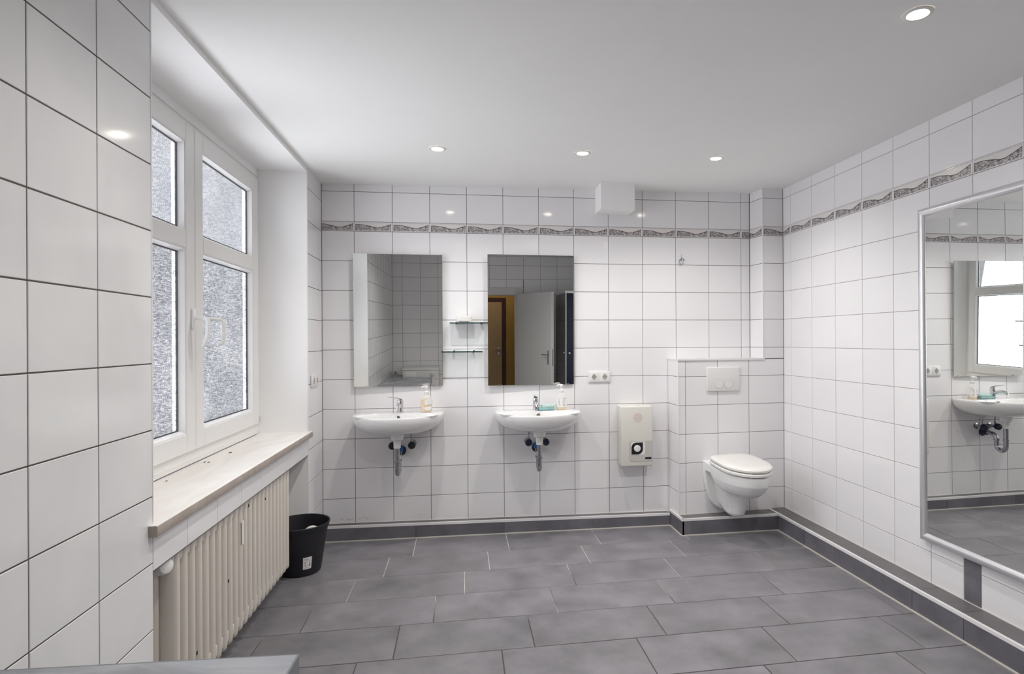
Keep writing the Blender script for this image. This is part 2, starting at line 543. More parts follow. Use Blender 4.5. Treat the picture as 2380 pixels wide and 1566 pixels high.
# ---- floor
FX0, FX1, FY0, FY1 = -.265, 3.20, YR, -.02
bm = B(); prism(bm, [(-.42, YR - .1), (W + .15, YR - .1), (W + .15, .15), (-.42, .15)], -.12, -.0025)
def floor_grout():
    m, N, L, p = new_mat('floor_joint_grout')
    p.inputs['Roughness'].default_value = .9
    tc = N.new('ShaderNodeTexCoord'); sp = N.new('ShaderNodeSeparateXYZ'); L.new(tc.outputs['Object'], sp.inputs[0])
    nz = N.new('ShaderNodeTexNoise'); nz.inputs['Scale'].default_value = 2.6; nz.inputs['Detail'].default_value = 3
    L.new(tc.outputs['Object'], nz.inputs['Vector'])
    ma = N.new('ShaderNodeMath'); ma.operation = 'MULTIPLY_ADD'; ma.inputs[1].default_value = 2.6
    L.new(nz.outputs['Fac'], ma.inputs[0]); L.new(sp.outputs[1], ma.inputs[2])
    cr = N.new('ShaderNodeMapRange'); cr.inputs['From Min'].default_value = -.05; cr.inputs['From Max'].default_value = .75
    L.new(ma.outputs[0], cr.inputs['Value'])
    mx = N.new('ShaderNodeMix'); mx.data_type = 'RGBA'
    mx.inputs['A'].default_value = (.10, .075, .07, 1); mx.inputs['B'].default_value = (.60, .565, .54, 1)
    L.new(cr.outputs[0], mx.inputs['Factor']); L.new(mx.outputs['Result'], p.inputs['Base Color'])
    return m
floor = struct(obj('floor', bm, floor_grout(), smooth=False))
FPY, FPX, FY = .30022, .59729, -.4151
phase = {0: 1.0762, 1: .931, 2: .7825, 3: .6306, 4: .4866, 5: .337, 6: .185, 7: .035, -1: 1.217 - .003}
_ft = {}
for j in range(-1, 14):
    y1 = FY - FPY * j; y0 = y1 - FPY
    if j == -1: y1 = -.03
    ph = phase.get(j, 1.0762 - .149 * j)
    k0 = math.floor((FX0 - ph) / FPX)
    for k in range(k0, k0 + 8):
        a, b = ph + k * FPX, ph + (k + 1) * FPX
        rects = [(max(a, FX0), min(b, FX1), max(y0, FY1 * 0 + YR), y1)]
        rects = cut(rects, (-9, 0.0, -9, -2.18)); rects = cut(rects, (-9, 0.0, -.40, 9)) if True else rects
        for (p, q, c, d) in rects:
            if q - p < .01 or d - c < .01: continue
            g = .0046
            w, h = q - p - g, d - c - g
            key = (round(w, 3), round(h, 3))
            if key not in _ft:
                bm = B()
                cc = .0012
                lo = [bm.verts.new((x, yy, -.008)) for x, yy in ((-w/2, -h/2), (w/2, -h/2), (w/2, h/2), (-w/2, h/2))]
                md = [bm.verts.new((v.co.x, v.co.y, -cc)) for v in lo]
                hi = [bm.verts.new((v.co.x - math.copysign(cc, v.co.x), v.co.y - math.copysign(cc, v.co.y), 0)) for v in lo]
                bm.faces.new(hi)
                for i in range(4):
                    jn = (i + 1) % 4
                    bm.faces.new((lo[i], lo[jn], md[jn], md[i])); bm.faces.new((md[i], md[jn], hi[jn], hi[i]))
                bmesh.ops.recalc_face_normals(bm, faces=bm.faces)
                me = bpy.data.meshes.new('floor_tile'); bm.to_mesh(me); bm.free(); me.materials.append(M_FLOOR)
                _ft[key] = me
            o = link('floor_tile', _ft[key], floor, ((p + q) / 2, (c + d) / 2, random.uniform(-.0003, .0003)),
                     (random.uniform(-.0006, .0006), random.uniform(-.0006, .0006), 0))

# ---- ceiling
bm = B(); prism(bm, [(-.42, YR - .1), (W + .15, YR - .1), (W + .15, .15), (-.42, .15)], lambda x, y: zc(x), 2.55)
ceiling = struct(obj('ceiling', bm, M_CEIL, smooth=False))

# ---- back wall
T = .0018
bm = B()
prism(bm, [BW(-.2, -T)[:2], BW(3.4, -T)[:2], BW(3.4, -.12)[:2], BW(-.2, -.12)[:2]], 0, 2.5)
wall_back = struct(obj('wall_back', bm, M_GROUT, smooth=False))
cols = [0.0] + [.2106 + .25 * k for k in range(0, 12)] + [3.027]
tile_wall(wall_back, (0, 0, 0), TB, cols, rows_border, M_TILE, border=BI, zcut=lambda p: zc(p.x) + .01,
          holes=[(2.4606, 3.2, 0, 1.067)])

bm = B()                                    # old scuffs and drill marks on the tiles
for u_, z_, w_, h_, ang in ((.123, .131, .024, .003, .1), (.168, .124, .030, .003, -.15), (.190, .130, .020, .003, .5), (.238, .126, .014, .004, .3),
                            (.262, .138, .020, .003, .6), (.285, .130, .026, .003, .05), (.316, .128, .012, .002, -.1), (.632, .137, .010, .004, .4),
                            (.915, 1.059, .006, .005, 0), (.845, 1.060, .010, .003, 0), (.874, .404, .004, .004, 0), (1.602, .381, .008, .004, .5), (1.087, 1.263, .006, .005, 0)):
    c_, s_ = math.cos(ang), math.sin(ang)
    pts = [BW(u_ + x * c_ - z * s_, .0009, z_ + x * s_ + z * c_) for x, z in ((-w_ / 2, 0), (0, -h_ / 2), (w_ / 2, 0), (0, h_ / 2))]
    bm.faces.new([bm.verts.new(p) for p in pts])
o = obj('scuff_mark', bm, mat('brown_scuff', (.26, .17, .14), .8), wall_back, smooth=False); o['kind'] = 'stuff'

# ---- right wall
bm = B(); prism(bm, [(W + T, .1), (W + T, YR - .1), (W + .12, YR - .1), (W + .12, .1)], 0, 2.5)
wall_right = struct(obj('wall_right', bm, M_GROUT_R, smooth=False))
r0 = .0759 + .2415
cols = [.219] + [r0 + .25 * k for k in range(0, 17)] + [-YR]
tile_wall(wall_right, (W, 0, 0), (0, -1, 0), cols, rows_border, M_TILE, border=BI, zcut=lambda p: zc(p.x) + .01,
          holes=[(1.760, 1.853, 0, .46)], ucell=(.62, 1.0))
o = link('tile', tile_mesh(.090, .40, M_SKIRT), wall_right)
o.matrix_world = Matrix.Translation((W, -1.8065, .26)) @ Matrix((Vector((0, -1, 0)), UP.cross(Vector((0, -1, 0))), UP)).transposed().to_4x4()
o['label'] = 'single dark grey upright tile strip below the framed mirror'

# ---- rear wall (behind the camera, seen in the mirrors)
DX0, DX1, DZ = .93, 1.778, 1.846
bm = B()
prism(bm, [(-.2, YR - T), (DX0, YR - T), (DX0, YR - .14), (-.2, YR - .14)], 0, 2.5)
prism(bm, [(DX1, YR - T), (W + .1, YR - T), (W + .1, YR - .14), (DX1, YR - .14)], 0, 2.5)
prism(bm, [(DX0, YR - T), (DX1, YR - T), (DX1, YR - .14), (DX0, YR - .14)], DZ, 2.5)
wall_rear = struct(obj('wall_rear', bm, M_GROUT_L, smooth=False))
xs = [.138 + .25 * k for k in range(0, 13)]
cols = [-W] + [-x for x in xs[::-1] if x < W] + [0.0]
rows_rear = [.0] + [.067 + .2 * k for k in range(0, 12)] + [2.46]
tile_wall(wall_rear, (0, YR, 0), (-1, 0, 0), cols, rows_rear, M_TILE, zcut=lambda p: zc(p.x) + .01,
          holes=[(-DX1 - .105, -DX0 + .105, 0, 1.947)])

# ---- left wall: pier near the camera, window niche, pier by the corner
NY0, NY1 = -2.205, -.372
XO = -.337
def pier(name, poly):
    bm = B(); prism(bm, poly, 0, 2.5)
    o = struct(obj(name, bm, [M_GROUT_L, M_PLASTER], smooth=False))
    for p in o.data.polygons:               # plastered jamb
        if p.center.x < -.05 and abs(p.normal.z) < .5: p.material_index = 1
    return o
wall_left = pier('wall_left', [(-T, YR - .1), (-T, NY0), (-.265, -2.170), (XO, -2.170), (XO, YR - .1)])
wall_left_far = pier('wall_left_far', [(-T, NY1), (-T, .12), (XO, .12), (XO, -.412), (-.265, -.412)])
bm = B(); box(bm, XO, -.265, -2.172, -.40, 0, .745)
parapet = struct(obj('wall_window', bm, M_PLASTER, smooth=False))
bm = B()
prism(bm, [(-.001, NY0), (-.001, NY1), (-.275, -.41), (-.275, -2.172)], lambda x, y: 2.356 + x * .03, 2.45)
prism(bm, [(-.27, -2.2), (-.27, -.38), (XO, -.38), (XO, -2.2)], 2.306, 2.45)
lintel = struct(obj('wall_lintel', bm, M_PLASTER, smooth=False))
bm = B()                                    # backing of the tiled apron below the sill
box(bm, -.06, -T, NY0, NY1, .634, .745)
apron = struct(obj('trim_2', bm, M_GROUT, smooth=False))
rl = [.0] + [.062 + .2 * k for k in range(0, 12)] + [2.46]
cols = [YR] + [-2.473 - .25 * k for k in range(8, -1, -1)] + [NY0]
tile_wall(wall_left, (0, 0, 0), (0, 1, 0), cols, rl, M_TILE_L, zcut=lambda p: zc(p.x) + .01, gap=.0036)
cols = [NY1, -.12, 0.0]
tile_wall(wall_left_far, (0, 0, 0), (0, 1, 0), cols, rl, M_TILE, zcut=lambda p: zc(p.x) + .01)
cols = [NY0, -1.977, -1.726, -1.479, -1.225, -.982, -.732, -.506, NY1]
tile_wall(apron, (0, 0, 0), (0, 1, 0), cols, [.636, .7465], M_TILE)

# ---- boxed-in corner by the toilet: low box with ledge and the pillar above it
A0 = Vector((2.398, -.2568, 0)); A1 = Vector((W, -.219, 0))
AD = (A1 - A0).normalized(); AN = UP.cross(AD)     # AN points to the back
PB = Vector((3.047, -.2265, 0)); PBK = BW(3.028, 0)
BKL = BW(2.397, 0)
t3 = AN * T
bm = B()
prism(bm, [(A0 + t3 + AD * T)[:2], (A1 + t3)[:2], (W, -.05), (BKL + AD * T)[:2]], 0, 1.183)
prism(bm, [(PB + t3 + AD * T)[:2], (A1 + t3)[:2], (W, -.05), (PBK + AD * T)[:2]], 1.18, 2.5)
wall_corner = struct(obj('wall_corner', bm, M_GROUT, smooth=False))
rb = [.06] + [.267 + .2 * k for k in range(0, 5)] + [1.183]
tile_wall(wall_corner, A0, AD, [0.0, .055, .296, .537, (A1 - A0).length], rb, M_TILE)
LP = (PB - A0).length
rp = [1.187, 1.267, 1.467, 1.667, 1.867, 2.067, 2.1315, 2.3335, 2.46]
tile_wall(wall_corner, A0, AD, [LP, (A1 - A0).length], rp, M_TILE, border=5, zcut=lambda p: zc(p.x) + .01, ucell=(0.0, .65))
SD = (A0 - BKL).normalized()
tile_wall(wall_corner, BKL, SD, [0.0, (A0 - BKL).length], rb, M_TILE)
PD = (PB - PBK).normalized()
tile_wall(wall_corner, PBK, PD, [0.0, (PB - PBK).length], rp, M_TILE, border=5, zcut=lambda p: zc(p.x) + .01, ucell=(.38, 1.0))
bm = B()
q = A0 - AD * .004 - AN * .005
prism(bm, [q[:2], (PB - AN * .005 + AD * .01)[:2], (PBK + AD * .002)[:2], (BKL - AD * .004)[:2]], 1.181, 1.1905)
obj('ledge', bm, M_TILE, wall_corner, smooth=False)
bm = B()
e0, e1 = A0 - AD * .006 - AN * .007, PB - AN * .007 + AD * .004
prism(bm, [e0[:2], e1[:2], (e1 + AN * .008)[:2], (e0 + AN * .008)[:2]], 1.179, 1.192)
obj('edge_strip', bm, M_TRIMW, wall_corner, smooth=False)
bm = B()
box(bm, -.003, .003, -.003, .003, 1.187, zc(3))
obj('corner_strip', bm, M_TRIMW, wall_corner, PB)
bm = B()
box(bm, -.003, .003, -.003, .003, .11, 1.185)
obj('corner_strip', bm, M_TRIMW, wall_corner, A0)
# corner bead on the near edge of the niche and the far one
for yy in (NY0, NY1):
    bm = B(); box(bm, -.004, .001, yy - .003, yy + .003, .785, 2.36)
    obj('corner_strip', bm, M_TRIMW, wall_left if yy == NY0 else wall_left_far)

# ---- tiled plinth skirtings: body, front tiles, ledge tiles, white edge strip, cream joint
def plinth(name, pts_front, pts_back, z, joints, topj=(), zfun=None):
    """front line a-b and back line c-d in plan; joints as distances along the front"""
    a, b = Vector((*pts_front[0], 0)), Vector((*pts_front[1], 0))
    c, d = Vector((*pts_back[0], 0)), Vector((*pts_back[1], 0))
    u = (b - a).normalized(); ln = (b - a).length
    inn = UP.cross(u)
    zf = zfun or (lambda s: z)
    zz = lambda x, y: zf((Vector((x, y, 0)) - a).dot(u)) - .003
    bm = B()
    prism(bm, [(a + inn * .003)[:2], (b + inn * .003)[:2], d[:2], c[:2]], 0, zz)
    root = struct(obj(name, bm, M_FLOOR_G, smooth=False))
    js = [0.0] + list(joints) + [ln]
    for s0, s1 in zip(js, js[1:]):
        p0, p1 = a + u * (s0 + .0015), a + u * (s1 - .0015)
        bm = B()
        prism(bm, [p0[:2], p1[:2], (p1 + inn * .006)[:2], (p0 + inn * .006)[:2]], .002, lambda x, y: zz(x, y) - .006)
        obj('skirting_tile', bm, M_SKIRT, root, smooth=False)
    js = [0.0] + list(topj or joints) + [ln]
    for s0, s1 in zip(js, js[1:]):
        f0, f1 = (s0 + .001) / ln, (s1 - .001) / ln
        p0, p1, p2, p3 = a.lerp(b, f0), a.lerp(b, f1), c.lerp(d, f1), c.lerp(d, f0)
        bm = B()
        prism(bm, [(p0 + inn * .010)[:2], (p1 + inn * .010)[:2], p2[:2], p3[:2]], lambda x, y: zz(x, y) - .004, lambda x, y: zz(x, y) + .003)
        obj('ledge_tile', bm, M_SKTOP, root, smooth=False)
    bm = B()
    prism(bm, [(a - inn * .001)[:2], (b - inn * .001)[:2], (b + inn * .0125)[:2], (a + inn * .0125)[:2]],
          lambda x, y: zz(x, y) - .011, lambda x, y: zz(x, y) + .0045)
    obj('edge_strip', bm, M_TRIMW, root, smooth=False)
    bm = B()
    prism(bm, [(a - inn * .006)[:2], (b - inn * .006)[:2], (b + inn * .001)[:2], (a + inn * .001)[:2]], -.001, .006)
    obj('joint_sealant', bm, M_SILI, root, smooth=False)
    bm = B()
    prism(bm, [(c - inn * .004)[:2], (d - inn * .004)[:2], d[:2], c[:2]], lambda x, y: zz(x, y), lambda x, y: zz(x, y) + .006)
    obj('joint_sealant', bm, M_SILI if name != 'baseboard_back' else M_TRIMW, root, smooth=False)
    return root
plinth('baseboard_back', (BW(0.002, .067)[:2], BW(2.384, .067)[:2]), (BW(.002, .001)[:2], BW(2.384, .001)[:2]), .1,
       [.013, .611, 1.210, 1.820], [.30, .95, 1.53, 2.12], zfun=lambda s: .1035 - .0075 * s)
plinth('baseboard_right', ((3.080, -.232), (3.080, YR)), ((W - .001, -.222), (W - .001, YR)), .116,
       [.125, .445, .755, 1.36, 1.66, 2.264, 2.864, 3.464], [1.394, 1.64, 2.224, 2.824, 3.424])
plinth('baseboard_corner', ((2.384, -.354), (3.078, -.354)), ((2.403, -.259), (3.078, -.231)), .112, [.066], [.32])
plinth('baseboard_corner_side', ((2.384, -.105), (2.384, -.354)), ((2.398, -.105), (2.398, -.354)), .112, [])
bpy.data.objects['baseboard_corner_side'].name = 'baseboard_side'

# ------------------------------------------------------------------ window
XF = -.255          # face of the sashes
WY0, WY1, WZ0, WZ1 = -2.170, -.412, .783, 2.306
def ring(bm, y0, y1, z0, z1, w, x0, x1, bev=.003, wb=None, mids=()):
    wb = wb or w
    box(bm, x0, x1, y0, y0 + w, z0, z1, bev, 1); box(bm, x0, x1, y1 - w, y1, z0, z1, bev, 1)
    box(bm, x0, x1, y0 + w, y1 - w, z0, z0 + wb, bev, 1); box(bm, x0, x1, y0 + w, y1 - w, z1 - w, z1, bev, 1)
    for (a, b) in mids:
        box(bm, x0, x1, y0 + w, y1 - w, a, b, bev, 1)
bm = B()
ring(bm, WY0, WY1, WZ0, WZ1, .045, -.335, -.272, .003, .07)
box(bm, -.335, -.268, WY0, WY1, WZ0, WZ0 + .028, .003, 1)
window = struct(obj('window_1', bm, M_UPVC))
for si, (y0, y1) in enumerate(((-2.128, -1.288), (-1.282, -.447))):
    bm = B()
    SW = .083
    ring(bm, y0, y1, .845, 2.282, SW, -.315, XF, .004, SW, [(1.733, 1.810)])
    sash = obj('sash', bm, M_UPVC, window)
    for pi, (za, zb) in enumerate(((.928, 1.733), (1.810, 2.199))):
        ya, yb = y0 + SW, y1 - SW
        bm = B()                                  # glazing bead, bevelled towards the glass
        o_, i_ = .0, .016
        loops = []
        lp = lambda e, x: [(x, ya + e, za + e), (x, yb - e, za + e), (x, yb - e, zb - e), (x, ya + e, zb - e)]
        loft(bm, [lp(0, XF - .006), lp(.004, XF - .005), lp(.014, XF - .030), lp(.014, XF - .038), lp(0, XF - .038)], False, False)
        obj('glazing_bead', bm, M_UPVC2, sash, smooth=False)
        bm = B()
        lq = lambda e, x: [(x, ya + e, za + e), (x, yb - e, za + e), (x, yb - e, zb - e), (x, ya + e, zb - e)]
        loft(bm, [lq(.0135, XF - .029), lq(.018, XF - .0295), lq(.018, XF - .037)], False, False)
        obj('gasket', bm, M_GASKET_GAP, sash, smooth=False)
        bm = B()
        box(bm, XF - .042, XF - .036, ya + .012, yb - .012, za + .012, zb - .012)
        obj('pane', bm, M_FROST_LO if pi == 0 else M_FROST_UP, sash, smooth=False)
    if si == 1:
        bm = B(); box(bm, XF - .03, XF + .006, y1 + .001, y1 + .016, .85, .885, .002, 1)
        obj('hinge', bm, M_ALU, sash)
        bm = B(); box(bm, XF - .03, XF + .004, y1 + .002, y1 + .012, 2.235, 2.272, .002, 1)
        obj('hinge', bm, M_ALU, sash)
    else:
        bm = B()
        hy = -1.318
        box(bm, XF, XF + .012, hy - .014, hy + .014, 1.385, 1.475, .005, 2)
        hnd = obj('window_handle', bm, M_UPVC2, sash)
        bm = B()
        p = smooth_path([(XF + .010, hy, 1.432), (XF + .040, hy, 1.432), (XF + .060, hy, 1.428), (XF + .064, hy, 1.405),
                         (XF + .062, hy, 1.36), (XF + .050, hy, 1.318), (XF + .040, hy, 1.308)], 5)
        tube(bm, p, .009, 10)
        obj('grip', bm, M_UPVC2, hnd)
        bm = B()
        p = smooth_path([(XF + .045, hy + .005, 1.431), (XF + .085, hy + .030, 1.428), (XF + .108, hy + .045, 1.42),
                         (XF + .112, hy + .047, 1.38), (XF + .108, hy + .045, 1.325), (XF + .09, hy + .035, 1.312)], 5)
        tube(bm, p, .008, 10)
        obj('grip', bm, M_UPVC, hnd)
bm = B(); box(bm, -.316, -.290, -1.305, -1.262, .84, 2.285, .002, 1)  # dark strip added behind the sash gap, blocks daylight so it stays dark
obj('gap_blocker', bm, M_GASKET_GAP, window)

# ---- window sill
bm = B()
poly = [(-.268, -2.171), (-.268, -.411), (0.0, -.3725), (.0008, -.367), (.026, -.367), (.026, -2.234), (.0008, -2.234), (.0008, -2.206)]
prism(bm, poly[::-1], .7465, .781)
es = [e for e in bm.edges if all(v.co.x > .02 for v in e.verts) and abs(e.verts[0].co.z - e.verts[1].co.z) < .001]
bmesh.ops.bevel(bm, geom=es, offset=.004, segments=2, profile=.5, affect='EDGES')
bmesh.ops.recalc_face_normals(bm, faces=bm.faces)
sill = obj('window_sill', bm, [M_SILL, M_SILL_E])
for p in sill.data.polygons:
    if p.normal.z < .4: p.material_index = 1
struct(sill); sill.name = 'trim_1'
bm = B()
for (x, y, r) in ((-.232, -1.255, .006), (-.212, -1.262, .006), (-.205, -1.03, .009), (-.226, -1.62, .004)):
    lathe(bm, [(r, .781), (r * .8, .784), (r * .2, .785)], 7, Matrix.Translation((x, y, 0)) @ Matrix.Diagonal((.5, 1.4, 1, 1)) , True, True) if False else \
        box(bm, x - r * .4, x + r * .4, y - r * 1.4, y + r * 1.4, .781, .783)
dirt = obj('dirt', bm, M_DIRT, sill); dirt['kind'] = 'stuff'

# ------------------------------------------------------------------ radiator
rad = thing('radiator', 'cream sectional column radiator below the window sill', 'radiator', (-.10, -1.385, 0))
def section_mesh():
    bm = B()
    for xo in (-.055, 0.0, .055):        # three vertical columns
        loops = []
        for z, s in ((.082, .35), (.086, .7), (.096, .95), (.110, 1), (.628, 1), (.642, .95), (.652, .7), (.656, .35)):
            loops.append([(xo + .0300 * s * math.copysign(abs(math.cos(a)) ** .75, math.cos(a)),
                           (.0175 if xo > .05 else .0235) * s * math.copysign(abs(math.sin(a)) ** 1.0, math.sin(a)), z)
                          for a in [2 * math.pi * k / 20 for k in range(20)]])
        loft(bm, loops)
    for z in (.125, .61):                 # headers joining the columns
        box(bm, -.075, .075, -.0285, .0285, z - .025, z + .025, .008, 2)
    return finish(bm, 'section', M_RAD, True, 50)
SM = section_mesh()
for k in range(23):
    link('section', SM, rad, (0, -2.003 + .0577 * k + 1.385, 0))
def dup_part(o, parent):
    c = o.copy(); COL.objects.link(c); c.parent = parent; return c
for yy, s in ((-.64, -1), (.655, 1)):
    bm = B()
    bm.free()
    for z in (.125, .61):
        bm = B()
        lathe(bm, [(.02, 0), (.02, .02), (.013, .022), (.013, .04)], 16, axis_m((0, yy, z), (0, s, 0)))
        obj('end_fitting', bm, M_RAD, rad)
bm = B()
tube(bm, [(0, -.67, .61), (0, -.69, .61)], .011, 12)
tube(bm, smooth_path([(0, -.69, .61), (-.01, -.70, .59), (-.02, -.705, .5), (-.02, -.705, 0.02)], 5), .010, 12)
obj('pipe', bm, M_RAD, rad)
bm = B()
lathe(bm, [(.014, 0), (.020, .006), (.021, .012), (.024, .014), (.026, .02), (.0265, .05), (.024, .058), (.016, .062)], 24,
      axis_m((.034, -.680, .600), (.86, -.42, .20)))
valve = obj('thermostat_knob', bm, M_PLAST, rad)
bm = B()
for kk in range(3):
    lathe(bm, [(.0268, .018 + .011 * kk), (.0280, .020 + .011 * kk), (.0280, .024 + .011 * kk), (.0268, .026 + .011 * kk)], 24,
          axis_m((.034, -.680, .600), (.86, -.42, .20)), False, False)
obj('grip_rib', bm, M_PLAST, valve)
bm = B()
box(bm, .0855, .0875, -.053, -.030, .455, .555, .0008, 1)
o = obj('paper_tag', bm, M_PAPER, rad); o['label'] = 'narrow white paper strip stuck on the radiator front'
bm = B()
for yy, z in ((.035, .60), (.26, .57), (-.20, .36), (-.49, .22)):
    box(bm, .0845, .0865, yy - .004, yy + .004, z - .006, z + .006)
o = obj('paint_chip', bm, M_DIRT, rad); o['kind'] = 'stuff'

# ------------------------------------------------------------------ bucket
bk = thing('bucket', 'black plastic bucket on the floor between radiator and corner', 'bucket', (-.004, -.545, 0))
bm = B()
H = .285
prof = [(.0, .0), (.098, .0), (.108, .004), (.112, .012), (.150, H - .03), (.155, H - .028), (.160, H - .012), (.163, H - .004), (.160, H),
        (.155, H - .003), (.151, H - .02), (.148, H - .03), (.110, .016), (.0, .014)]
prof = [(max(r, .001), z) for r, z in prof]
lathe(bm, prof, 48)
obj('body', bm, M_BUCKET, bk, ang=40)
bm = B()
tube(bm, smooth_path([(.060, -.118, H - .016), (.078, -.112, H - .004), (.096, -.098, H - .006), (.110, -.085, H - .016)], 4), .008, 8)
o = obj('rag_tip', bm, M_PAPER, bk); o['label'] = 'pale tip of something inside the bucket, showing at the rim'
def label_mat():
    m, N, L, p = new_mat('printed_label')
    p.inputs['Roughness'].default_value = .5
    tc = N.new('ShaderNodeTexCoord')
    vo = N.new('ShaderNodeTexNoise'); vo.inputs['Scale'].default_value = 260
    L.new(tc.outputs['Object'], vo.inputs['Vector'])
    cr = N.new('ShaderNodeValToRGB'); cr.color_ramp.interpolation = 'CONSTANT'
    cr.color_ramp.elements[0].color = (.05, .05, .055, 1); cr.color_ramp.elements[1].position = .47
    cr.color_ramp.elements[1].color = (.78, .76, .75, 1)
    L.new(vo.outputs['Fac'], cr.inputs[0]); L.new(cr.outputs[0], p.inputs['Base Color'])
    return m
M_LABELP = label_mat()
# paper sticker low on the side facing the camera, curved with the wall of the bucket
bm = B()
ac = math.atan2(-.092, .055)
def spt(da, z, e):
    r = .112 + (.150 - .112) * (z - .012) / (H - .042) + e
    return (r * math.cos(ac + da), r * math.sin(ac + da), z)
rows = []
for e in (.0006, .0014):
    rows.append([[bm.verts.new(spt(da, z, e)) for z in (.045, .115)] for da in (-.19, -.095, 0, .095, .19)])
for i in range(4):
    bm.faces.new((rows[1][i][0], rows[1][i + 1][0], rows[1][i + 1][1], rows[1][i][1]))
st = obj('sticker', bm, M_PAPER, bk)
bm = B()
for (d0, d1, z0, z1) in ((-.13, -.02, .098, .108), (.0, .06, .098, .104), (-.12, .12, .062, .092), (-.13, .05, .050, .055)):
    v = [bm.verts.new(spt(a, z, .0019)) for a, z in ((d0, z0), (d1, z0), (d1, z1), (d0, z1))]
    bm.faces.new(v)
obj('print', bm, M_LABELP, st)
bpy.data.objects['sticker']['label'] = 'small white printed sticker low on the bucket'

# ------------------------------------------------------------------ stone-topped counter (front left corner)
ct = thing('counter', 'low counter with grey stone top in the front left corner', 'counter', (.30, -3.39, 0))
pl = [(.012 - .30, -3.92 + 3.39), (.562 - .30, -3.925 + 3.39), (.588 - .30, -2.913 + 3.39), (.016 - .30, -2.877 + 3.39)]
bm = B(); prism(bm, pl, .0, .655)
obj('body', bm, M_STONE_D, ct, smooth=False)
pt = [(.008 - .30, -3.93 + 3.39), (.566 - .30, -3.932 + 3.39), (.592 - .30, -2.904 + 3.39), (.012 - .30, -2.866 + 3.39)]
bm = B(); prism(bm, pt, .655, .70)
es = [e for e in bm.edges if all(v.co.z > .69 for v in e.verts)]
bmesh.ops.bevel(bm, geom=es, offset=.003, segments=2, profile=.5, affect='EDGES')
obj('top', bm, [M_STONE], ct)
bm = B()
for a, b in ((pt[1], pt[2]), (pt[2], pt[3])):
    a, b = Vector((*a, 0)), Vector((*b, 0)); u = (b - a).normalized(); nn = Vector((u.y, -u.x, 0))
    prism(bm, [(a + nn * .003)[:2], (b + nn * .003)[:2], (b - nn * .0005)[:2], (a - nn * .0005)[:2]], .650, .699)
obj('edge_strip', bm, M_STONE_D, ct, smooth=False)

# ------------------------------------------------------------------ things on the back wall
def on_back(u, z, d=0.0):
    return BW(u, d, z)

def frameless_mirror(u0, u1, z0, z1, ny, nz, d_mid, label):
    uc, zm = (u0 + u1) / 2, (z0 + z1) / 2
    rz = ny; rx = nz
    rot = (Matrix.Rotation(rz, 3, 'Z') @ Matrix.Rotation(rx, 3, 'X')).to_euler()
    t = thing('wall_mirror', label, 'mirror', on_back(uc, z0, d_mid), rot=rot, group=None)
    w, h = (u1 - u0) / 2, (z1 - z0)
    bm = B()
    cch = .0012
    a = [bm.verts.new(p) for p in ((-w + cch, 0, cch), (w - cch, 0, cch), (w - cch, 0, h - cch), (-w + cch, 0, h - cch))]
    b_ = [bm.verts.new(p) for p in ((-w, .0001, 0), (w, .0001, 0), (w, .0001, h), (-w, .0001, h))]
    bm.faces.new(a)
    for i in range(4):
        j = (i + 1) % 4
        bm.faces.new((b_[i], b_[j], a[j], a[i]))
    me = finish(bm, 'mirror_glass', M_MIRROR, False)
    link('mirror_glass', me, t)
    bm = B(); box(bm, -w, w, .0013, .0055, 0, h)
    obj('glass_edge', bm, M_EDGE, t, smooth=False)
    bm = B(); box(bm, -w + .03, w - .03, .0055, .011, .03, h - .03)
    obj('backing', bm, M_MIRBACK, t, smooth=False)
    for x in (-w * .72, w * .86):
        bm = B()
        box(bm, x - .006, x + .006, -.0035, .012, -.004, .008, .002, 1)
        obj('clip', bm, M_CHROME, t)
    return t
frameless_mirror(.211, .794, 1.019, 1.911, .005, .018, .026, 'frameless mirror above the left washbasin, reflecting the tiled rear corner')
frameless_mirror(1.101, 1.703, 1.014, 1.918, .007, .016, .026, 'frameless mirror above the right washbasin, reflecting the open door')

# ---- glass shelves
def glass_shelf(u0, u1, z, label, pins):
    t = thing('glass_shelf', label, 'shelf', on_back((u0 + u1) / 2, z), BETA, 'glass shelves between the mirrors')
    w = (u1 - u0) / 2
    bm = B(); box(bm, -w, w, -.115, -.004, -.004, .004, .001, 1)
    obj('shelf_glass', bm, M_GLASS, t)
    bm = B(); box(bm, -w, w, -.1165, -.1152, -.004, .004)
    box(bm, -w - .0012, -w - .0002, -.115, -.004, -.004, .004); box(bm, w + .0002, w + .0012, -.115, -.004, -.004, .004)
    obj('glass_edge', bm, M_GREENGLASS, t, smooth=False)
    for x in pins:
        bm = B()
        lathe(bm, [(.010, 0), (.010, .003), (.006, .005), (.006, .022)], 14, axis_m((x, -.001, .005), (0, -1, 0)))
        box(bm, x - .006, x + .006, -.03, -.001, -.0075, -.0045, .001, 1); box(bm, x - .006, x + .006, -.03, -.001, .0045, .0085, .001, 1)
        obj('shelf_clip', bm, M_CHROME, t)
    return t
glass_shelf(.846, 1.099, 1.444, 'upper glass shelf between the two mirrors, holding a white dish', (-.085, .085))
glass_shelf(.792, 1.062, 1.250, 'lower empty glass shelf between the two mirrors', (-.06, .075))
t = thing('soap_dish', 'white plastic soap dish on the upper glass shelf', 'soap dish', on_back(.9425, 1.4482, .06), BETA)
bm = B()
def stadium(w, d, n=28, e=.45):
    return [(w * math.copysign(abs(math.cos(a)) ** e, math.cos(a)), d * math.copysign(abs(math.sin(a)) ** e, math.sin(a))) for a in [2 * math.pi * k / n for k in range(n)]]
loft(bm, [[(x, y, z) for x, y in stadium(w, d)] for w, d, z in ((.047, .031, .008), (.0515, .035, .010), (.0525, .036, .036), (.0525, .036, .040), (.049, .033, .043), (.045, .029, .043), (.041, .026, .036))])
obj('bowl', bm, M_SEAT, t)
